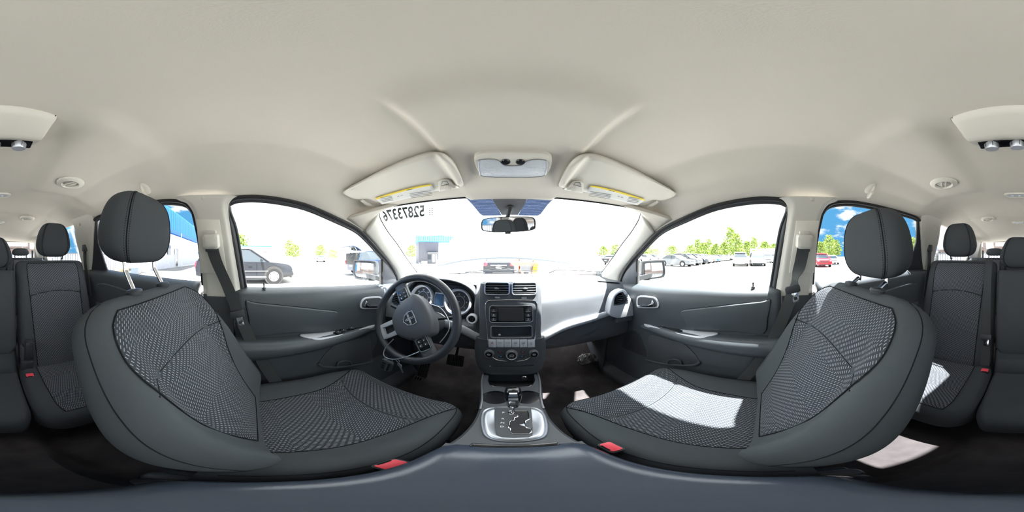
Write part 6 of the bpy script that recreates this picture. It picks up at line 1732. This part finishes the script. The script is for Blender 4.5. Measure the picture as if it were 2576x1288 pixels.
p = ony(459, 640, -8.42); MB().box((p.x, -8.40, GZ+1.15), (.95, .08, 2.2)).build('door', dk, B)
for k in range(4): MB().box((p.x + (-.5 if k < 2 else .5)*(1 if k in (0, 2) else 1), -8.38, GZ+1.15), (.05, .10, 2.3)).build('door_frame', MT['silver'], B) if k in (0, 2) else None
p = ony(436, 612, -8.42); MB().box((p.x, -8.42, GZ+2.0), (.9, .08, 1.1)).build('window', dk, B)
MB().tube([Vector((-17.6, -7.5, GZ)), Vector((-17.6, -7.5, GZ+4))], .05, 8).build('downpipe', MT['silver'], B)
B.location = (-21.43, -12.23, GZ); B.rotation_euler = (0, 0, radians(7.8))
# fence and office behind
FN = thing('slatted_fence', (-8, -7.8, GZ), 'white slatted fence with a dark top rail behind the car', 'fence')
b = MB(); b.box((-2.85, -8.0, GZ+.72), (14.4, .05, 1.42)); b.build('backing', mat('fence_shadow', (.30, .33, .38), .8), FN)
n_ = 98
for k in range(98):
    x = lerp(-10, 4.3, k/97); MB().box((x, -7.94, GZ+.72), (.085, .05, 1.40), .008).build('slat', MT['white'], FN)
MB().box((-2.85, -7.97, GZ+1.45), (14.5, .14, .07)).build('top_rail', MT['ink'], FN)
O2 = thing('office_block', (2, -11, GZ), 'low pale office with brown-framed windows behind the fence', 'building')
MB().box((.5, -12.5, GZ+2.2), (9.4, 6, 4.4)).build('wall', mat('cream_panel', (.55, .53, .50), .8), O2)
br = mat('brown_frame', (.20, .15, .13), .7)
MB().box((.5, -9.46, GZ+1.62), (9.5, .12, .22)).build('lower_band', br, O2)
MB().box((.5, -9.46, GZ+3.5), (9.5, .12, .30)).build('upper_band', br, O2)
for x in (-3.2, -1.2, .8, 2.8):
    f = MB().box((x, -9.44, GZ+2.5), (1.5, .14, 1.5), .01).build('window', br, O2)
    MB().box((x, -9.40, GZ+2.5), (1.25, .14, 1.25)).build('pane', mat('pale_blind', (.62, .64, .66), .5), f)
    for zz in (-.35, 0, .35): MB().box((x, -9.32, GZ+2.5+zz), (1.22, .02, .02)).build('blind_slat', br, f)
# crate and bin near the fence
for px, lb, m_, nm in ((330, 'grey bin in front of the fence, behind the left rear window', mat('bin_grey', (.20, .25, .30), .7), 'waste_bin'), (306, 'brown crate left of the grey bin by the fence', mat('crate_brown', (.42, .25, .12), .8), 'wooden_crate')):
    p = ony(px, 676, -6.9); t = thing(nm, (p.x, -6.9, GZ), lb, nm.split('_')[1])
    if nm == 'waste_bin':
        b = MB(); b.loft([[Vector((p.x + sx*.35*k, -6.9 + sy*.3*k, z)) for sx, sy in ((-1, -1), (1, -1), (1, 1), (-1, 1))] for k, z in ((.85, GZ), (1, GZ+.55))]); b.build('bin_body', m_, t); MB().box((p.x, -6.9, GZ+.58), (.78, .68, .06), .02).build('bin_lid', m_, t)
    else:
        for k in range(3): MB().box((p.x, -6.62, GZ+.12+.19*k), (.65, .03, .15), .005).build('front_board', m_, t)
        MB().box((p.x, -6.92, GZ+.3), (.62, .56, .58), .01).build('crate_box', m_, t)
# building ahead on the left: grey shed with a blue canopy
p0 = G_(1053, 667.5); r0 = 27
x0, y0 = ap(L_(1053), r0); x1, y1 = ap(L_(1103), r0+.5); x2, y2 = ap(L_(1172), r0-1)
SH = thing('canopy_shed', (x0, y0, GZ), 'grey shed under a bright blue corrugated canopy, ahead on the left', 'building')
dirx = Vector((x1-x0, y1-y0, 0)).normalized(); nx = Vector((dirx.y, -dirx.x, 0)); Ls = (Vector((x1, y1, 0)) - Vector((x0, y0, 0))).length; Lc = (Vector((x2, y2, 0)) - Vector((x0, y0, 0))).length
MS = Matrix((dirx, -nx, Vector((0, 0, 1)))).transposed()
def sbox(u0, u1, d0, d1, z0, z1): return MB().box(Vector((x0, y0, 0)) + dirx*((u0+u1)/2) - nx*((d0+d1)/2) + Vector((0, 0, GZ+(z0+z1)/2)), (abs(u1-u0), abs(d1-d0), z1-z0), 0, MS)
sbox(0, Ls, 0, 6, 0, 3.7).build('wall', mat('shed_grey', (.10, .10, .12), .8), SH)
sbox(-.5, Lc, -1.2, 7, 3.65, 4.55).build('canopy', blue, SH)
sbox(2.4, 4.3, -.6, 7, 4.5, 4.72).build('roof_box', blue, SH)
for k in range(28):
    u = -.5 + (Lc+.5)*(k+.5)/28; sbox(u-.06, u+.06, -1.26, -1.18, 3.68, 4.52).build('canopy_rib', mat('rib_blue', (.10, .36, .80), .5) if k == 0 else bpy.data.materials['rib_blue'], SH)
sbox(Ls, Lc, 1, 1.4, 3.0, 3.65).build('canopy_beam', wallw, SH)
sbox(Ls*.42, Ls*.95, -.9, 0, 1.75, 1.9).build('door_hood', MT['ink'], SH)
sbox(Ls*.45, Ls*.62, -.04, .02, .7, 1.5).build('window', dk, SH)
sbox(Ls*.68, Ls*.80, -.04, .02, .3, 1.6).build('notice', MT['white'], SH)
sbox(Ls*.84, Ls*.93, -.04, .02, .3, 1.6).build('notice', MT['white'], SH)
sbox(.4, Ls*.4, -.8, -.1, 0, .5).build('stacked_goods', mat('goods', (.25, .22, .22), .8), SH)
# white trailer by the trees on the right, low pale store on the left
x, y = ap(L_(1925), 50); TR = thing('box_trailer', (x, y, GZ), 'long white box trailer in front of the trees on the right', 'trailer')
MB().box((x, y, GZ+2.1), (3, 9, 2.9), .03, Matrix.Rotation(radians(-5), 3, 'Z')).build('cargo_box', MT['white'], TR)
for k in (-3, 3): MB().lathe([(.001, -.2), (.42, -.2), (.42, .2), (.001, .2)], (x-1.2, y+k, GZ+.42), (1, 0, 0), 18).build('wheel', tyre, TR)
MB().box((x, y, GZ+.68), (2.4, 8.6, .16)).build('chassis', MT['ink'], TR)
x, y = ap(L_(640), 62); ST_ = thing('distant_store', (x, y, GZ), 'pale distant building with a thin blue roof line, behind the black SUV', 'building')
MR = Matrix.Rotation(radians(8), 3, 'Z')
MB().box((x, y, GZ+2.4), (4, 12, 4.8), 0, MR).build('wall', wallw, ST_); MB().box((x, y, GZ+4.9), (4.4, 12.6, .35), 0, MR).build('roof_edge', blue, ST_)
x, y = ap(L_(668), 48); SG = thing('roadside_sign', (x, y, GZ), 'tall pole sign with a small red panel, beyond the black SUV', 'sign')
MB().tube([Vector((x, y, GZ)), Vector((x, y, GZ+3.6))], .07, 8).build('pole', MT['ink'], SG)
MB().box((x+.06, y-.2, GZ+2.5), (.08, 1.0, .4), .01, Matrix.Rotation(radians(8), 3, 'Z')).build('red_panel', MT['red'], SG)
# ------------------------------------------------------------------ trees
leaf = bpy.data.materials.new('foliage'); leaf.use_nodes = True; n = leaf.node_tree; bs_ = n.nodes['Principled BSDF']; bs_.inputs['Roughness'].default_value = .8; bs_.inputs['Specular IOR Level'].default_value = .2
oi = n.nodes.new('ShaderNodeObjectInfo'); tcn = n.nodes.new('ShaderNodeTexCoord'); nz_ = n.nodes.new('ShaderNodeTexNoise'); nz_.inputs['Scale'].default_value = 1.2; n.links.new(tcn.outputs['Object'], nz_.inputs['Vector'])
rp = n.nodes.new('ShaderNodeValToRGB'); rp.color_ramp.elements[0].color = (.10, .17, .04, 1); rp.color_ramp.elements[1].color = (.34, .42, .10, 1); rp.color_ramp.elements[0].position = .3; rp.color_ramp.elements[1].position = .7
n.links.new(nz_.outputs['Fac'], rp.inputs[0]); n.links.new(rp.outputs[0], bs_.inputs['Base Color'])
bark = mat('bark', (.22, .19, .15), .9)
def make_tree(seed, h, wd, loose=0):
    random.seed(seed); T = thing('tree', (0, 0, 0)); b = MB()
    for k in range(int(1500*(.4 if loose else 1))):
        # leaves gathered in clumps
        a = random.random()*2*pi; t = random.random(); rr = wd*.5*sqrt(random.random())*(1-.55*abs(2*t-.8)**1.6)
        c = Vector((cos(a)*rr, sin(a)*rr, h*(.18 + .82*t))); c += Vector((random.gauss(0, .05*h), random.gauss(0, .05*h), random.gauss(0, .03*h)))
        s_ = random.uniform(.02, .045)*h; u = Vector((random.gauss(0, 1), random.gauss(0, 1), random.gauss(0, 1))).normalized(); v = u.orthogonal().normalized(); w_ = u.cross(v)
        b.add([c - v*s_ - w_*s_*.6, c + v*s_ - w_*s_*.3, c + v*s_*.6 + w_*s_, c - v*s_*.7 + w_*s_*.6], [(0, 1, 2, 3)])
    b.build('foliage', leaf, T)['kind'] = 'stuff'
    MB().tube([Vector((0, 0, 0)), Vector((.02*h, 0, h*.3)), Vector((0, .02*h, h*.62)), Vector((.02*h, 0, h*.95))], [.022*h, .018*h, .012*h, .004*h], 7).build('trunk', bark, T)
    for k in range(5):
        a = k*1.3 + seed; z = h*(.3+.1*k); MB().tube([Vector((0, 0, z)), Vector((cos(a)*wd*.2, sin(a)*wd*.2, z+h*.14)), Vector((cos(a)*wd*.33, sin(a)*wd*.33, z+h*.28))], [.01*h, .006*h, .002*h], 5).build('branch', bark, T)
    return T
TM = [make_tree(11, 7.0, 7.5), make_tree(12, 8.5, 6.5), make_tree(13, 10.5, 6.0, 1), make_tree(14, 5.0, 8.0)]
used = set(); used_n = []
kinds = ['round leafy green tree', 'full green tree', 'tall thin-leaved tree', 'low spreading green tree']
TREES = [(1618, 62, 0, 'first from the left beyond the right door mirror'), (1632, 66, 2, 'second from the left beyond the right door mirror'), (1650, 68, 3, 'third beyond the right door mirror, above the silver cars'), (1691, 62, 0, 'standing alone above the parked row'), (1717, 74, 3, 'small-looking, right of the lone round tree'), (1737, 70, 0, 'above the middle of the parked row'), (1755, 66, 2, 'with bare tips, above the blue sedan'), (1770, 68, 1, 'behind the blue sedan'), (1783, 72, 2, 'behind the white sedan in the row'),
         (1800, 70, 1, 'left of the tallest trees on the right'), (1822, 66, 1, 'below the tallest thin trees on the right'), (1838, 60, 2, 'tallest of all, right of the parked row'), (1852, 62, 2, 'second tallest, left of the white pickup'), (1858, 66, 1, 'behind the white pickup'), (1880, 64, 1, 'between the white pickup and the grey van'), (1897, 60, 2, 'thin, left above the trailer'), (1924, 62, 1, 'above the trailer, its left one'), (1948, 60, 0, 'above the trailer, its right one'),
         (1492, 75, 3, 'far ahead, leftmost of the three right of the hood'), (1518, 72, 0, 'far ahead, middle of the three right of the hood'), (1548, 66, 0, 'far ahead, by the right windshield pillar'),
         (2064, 60, 1, 'behind the red SUV'), (2086, 56, 2, 'taller, behind the silver sedan'), (2100, 60, 1, "left of the passenger's headrest"), (2294, 48, 1, 'in the rear corner of the right rear window'), (2310, 50, 0, 'furthest back, seen past the right rear window corner'),
         (602, 42, 1, 'beside the left window frame, above the black SUV'), (728, 70, 2, 'beyond the store on the left'), (742, 66, 0, 'right of a thin one beyond the store on the left'), (806, 72, 0, 'above the small far grey car'), (838, 70, 3, 'left of the raised tailgate'), (1036, 70, 0, 'left of the canopy shed'), (272, 60, 0, 'behind the fence, in the rear corner of the left rear window')]
for px, r, k, where in TREES:
    T = TM[k] if k not in used else copy_tree(TM[k]); used.add(k)
    r1 = r + (-10, 8, 28)[len(used_n) % 3]; used_n.append(1); x, y = ap(L_(px), r1); T.location = (x, y, GZ); T.rotation_euler = (0, 0, px*1.7)
    s_ = {1838: 1.05, 1852: .95, 602: .75, 272: .6, 1717: .6, 2294: .8}.get(px, .82 if px < 1100 else .78); s_ *= r1/r; T.scale = (s_, s_, s_)
    tag(T, (kinds[k] + ' ' + where), 'tree', 'trees round the car park')
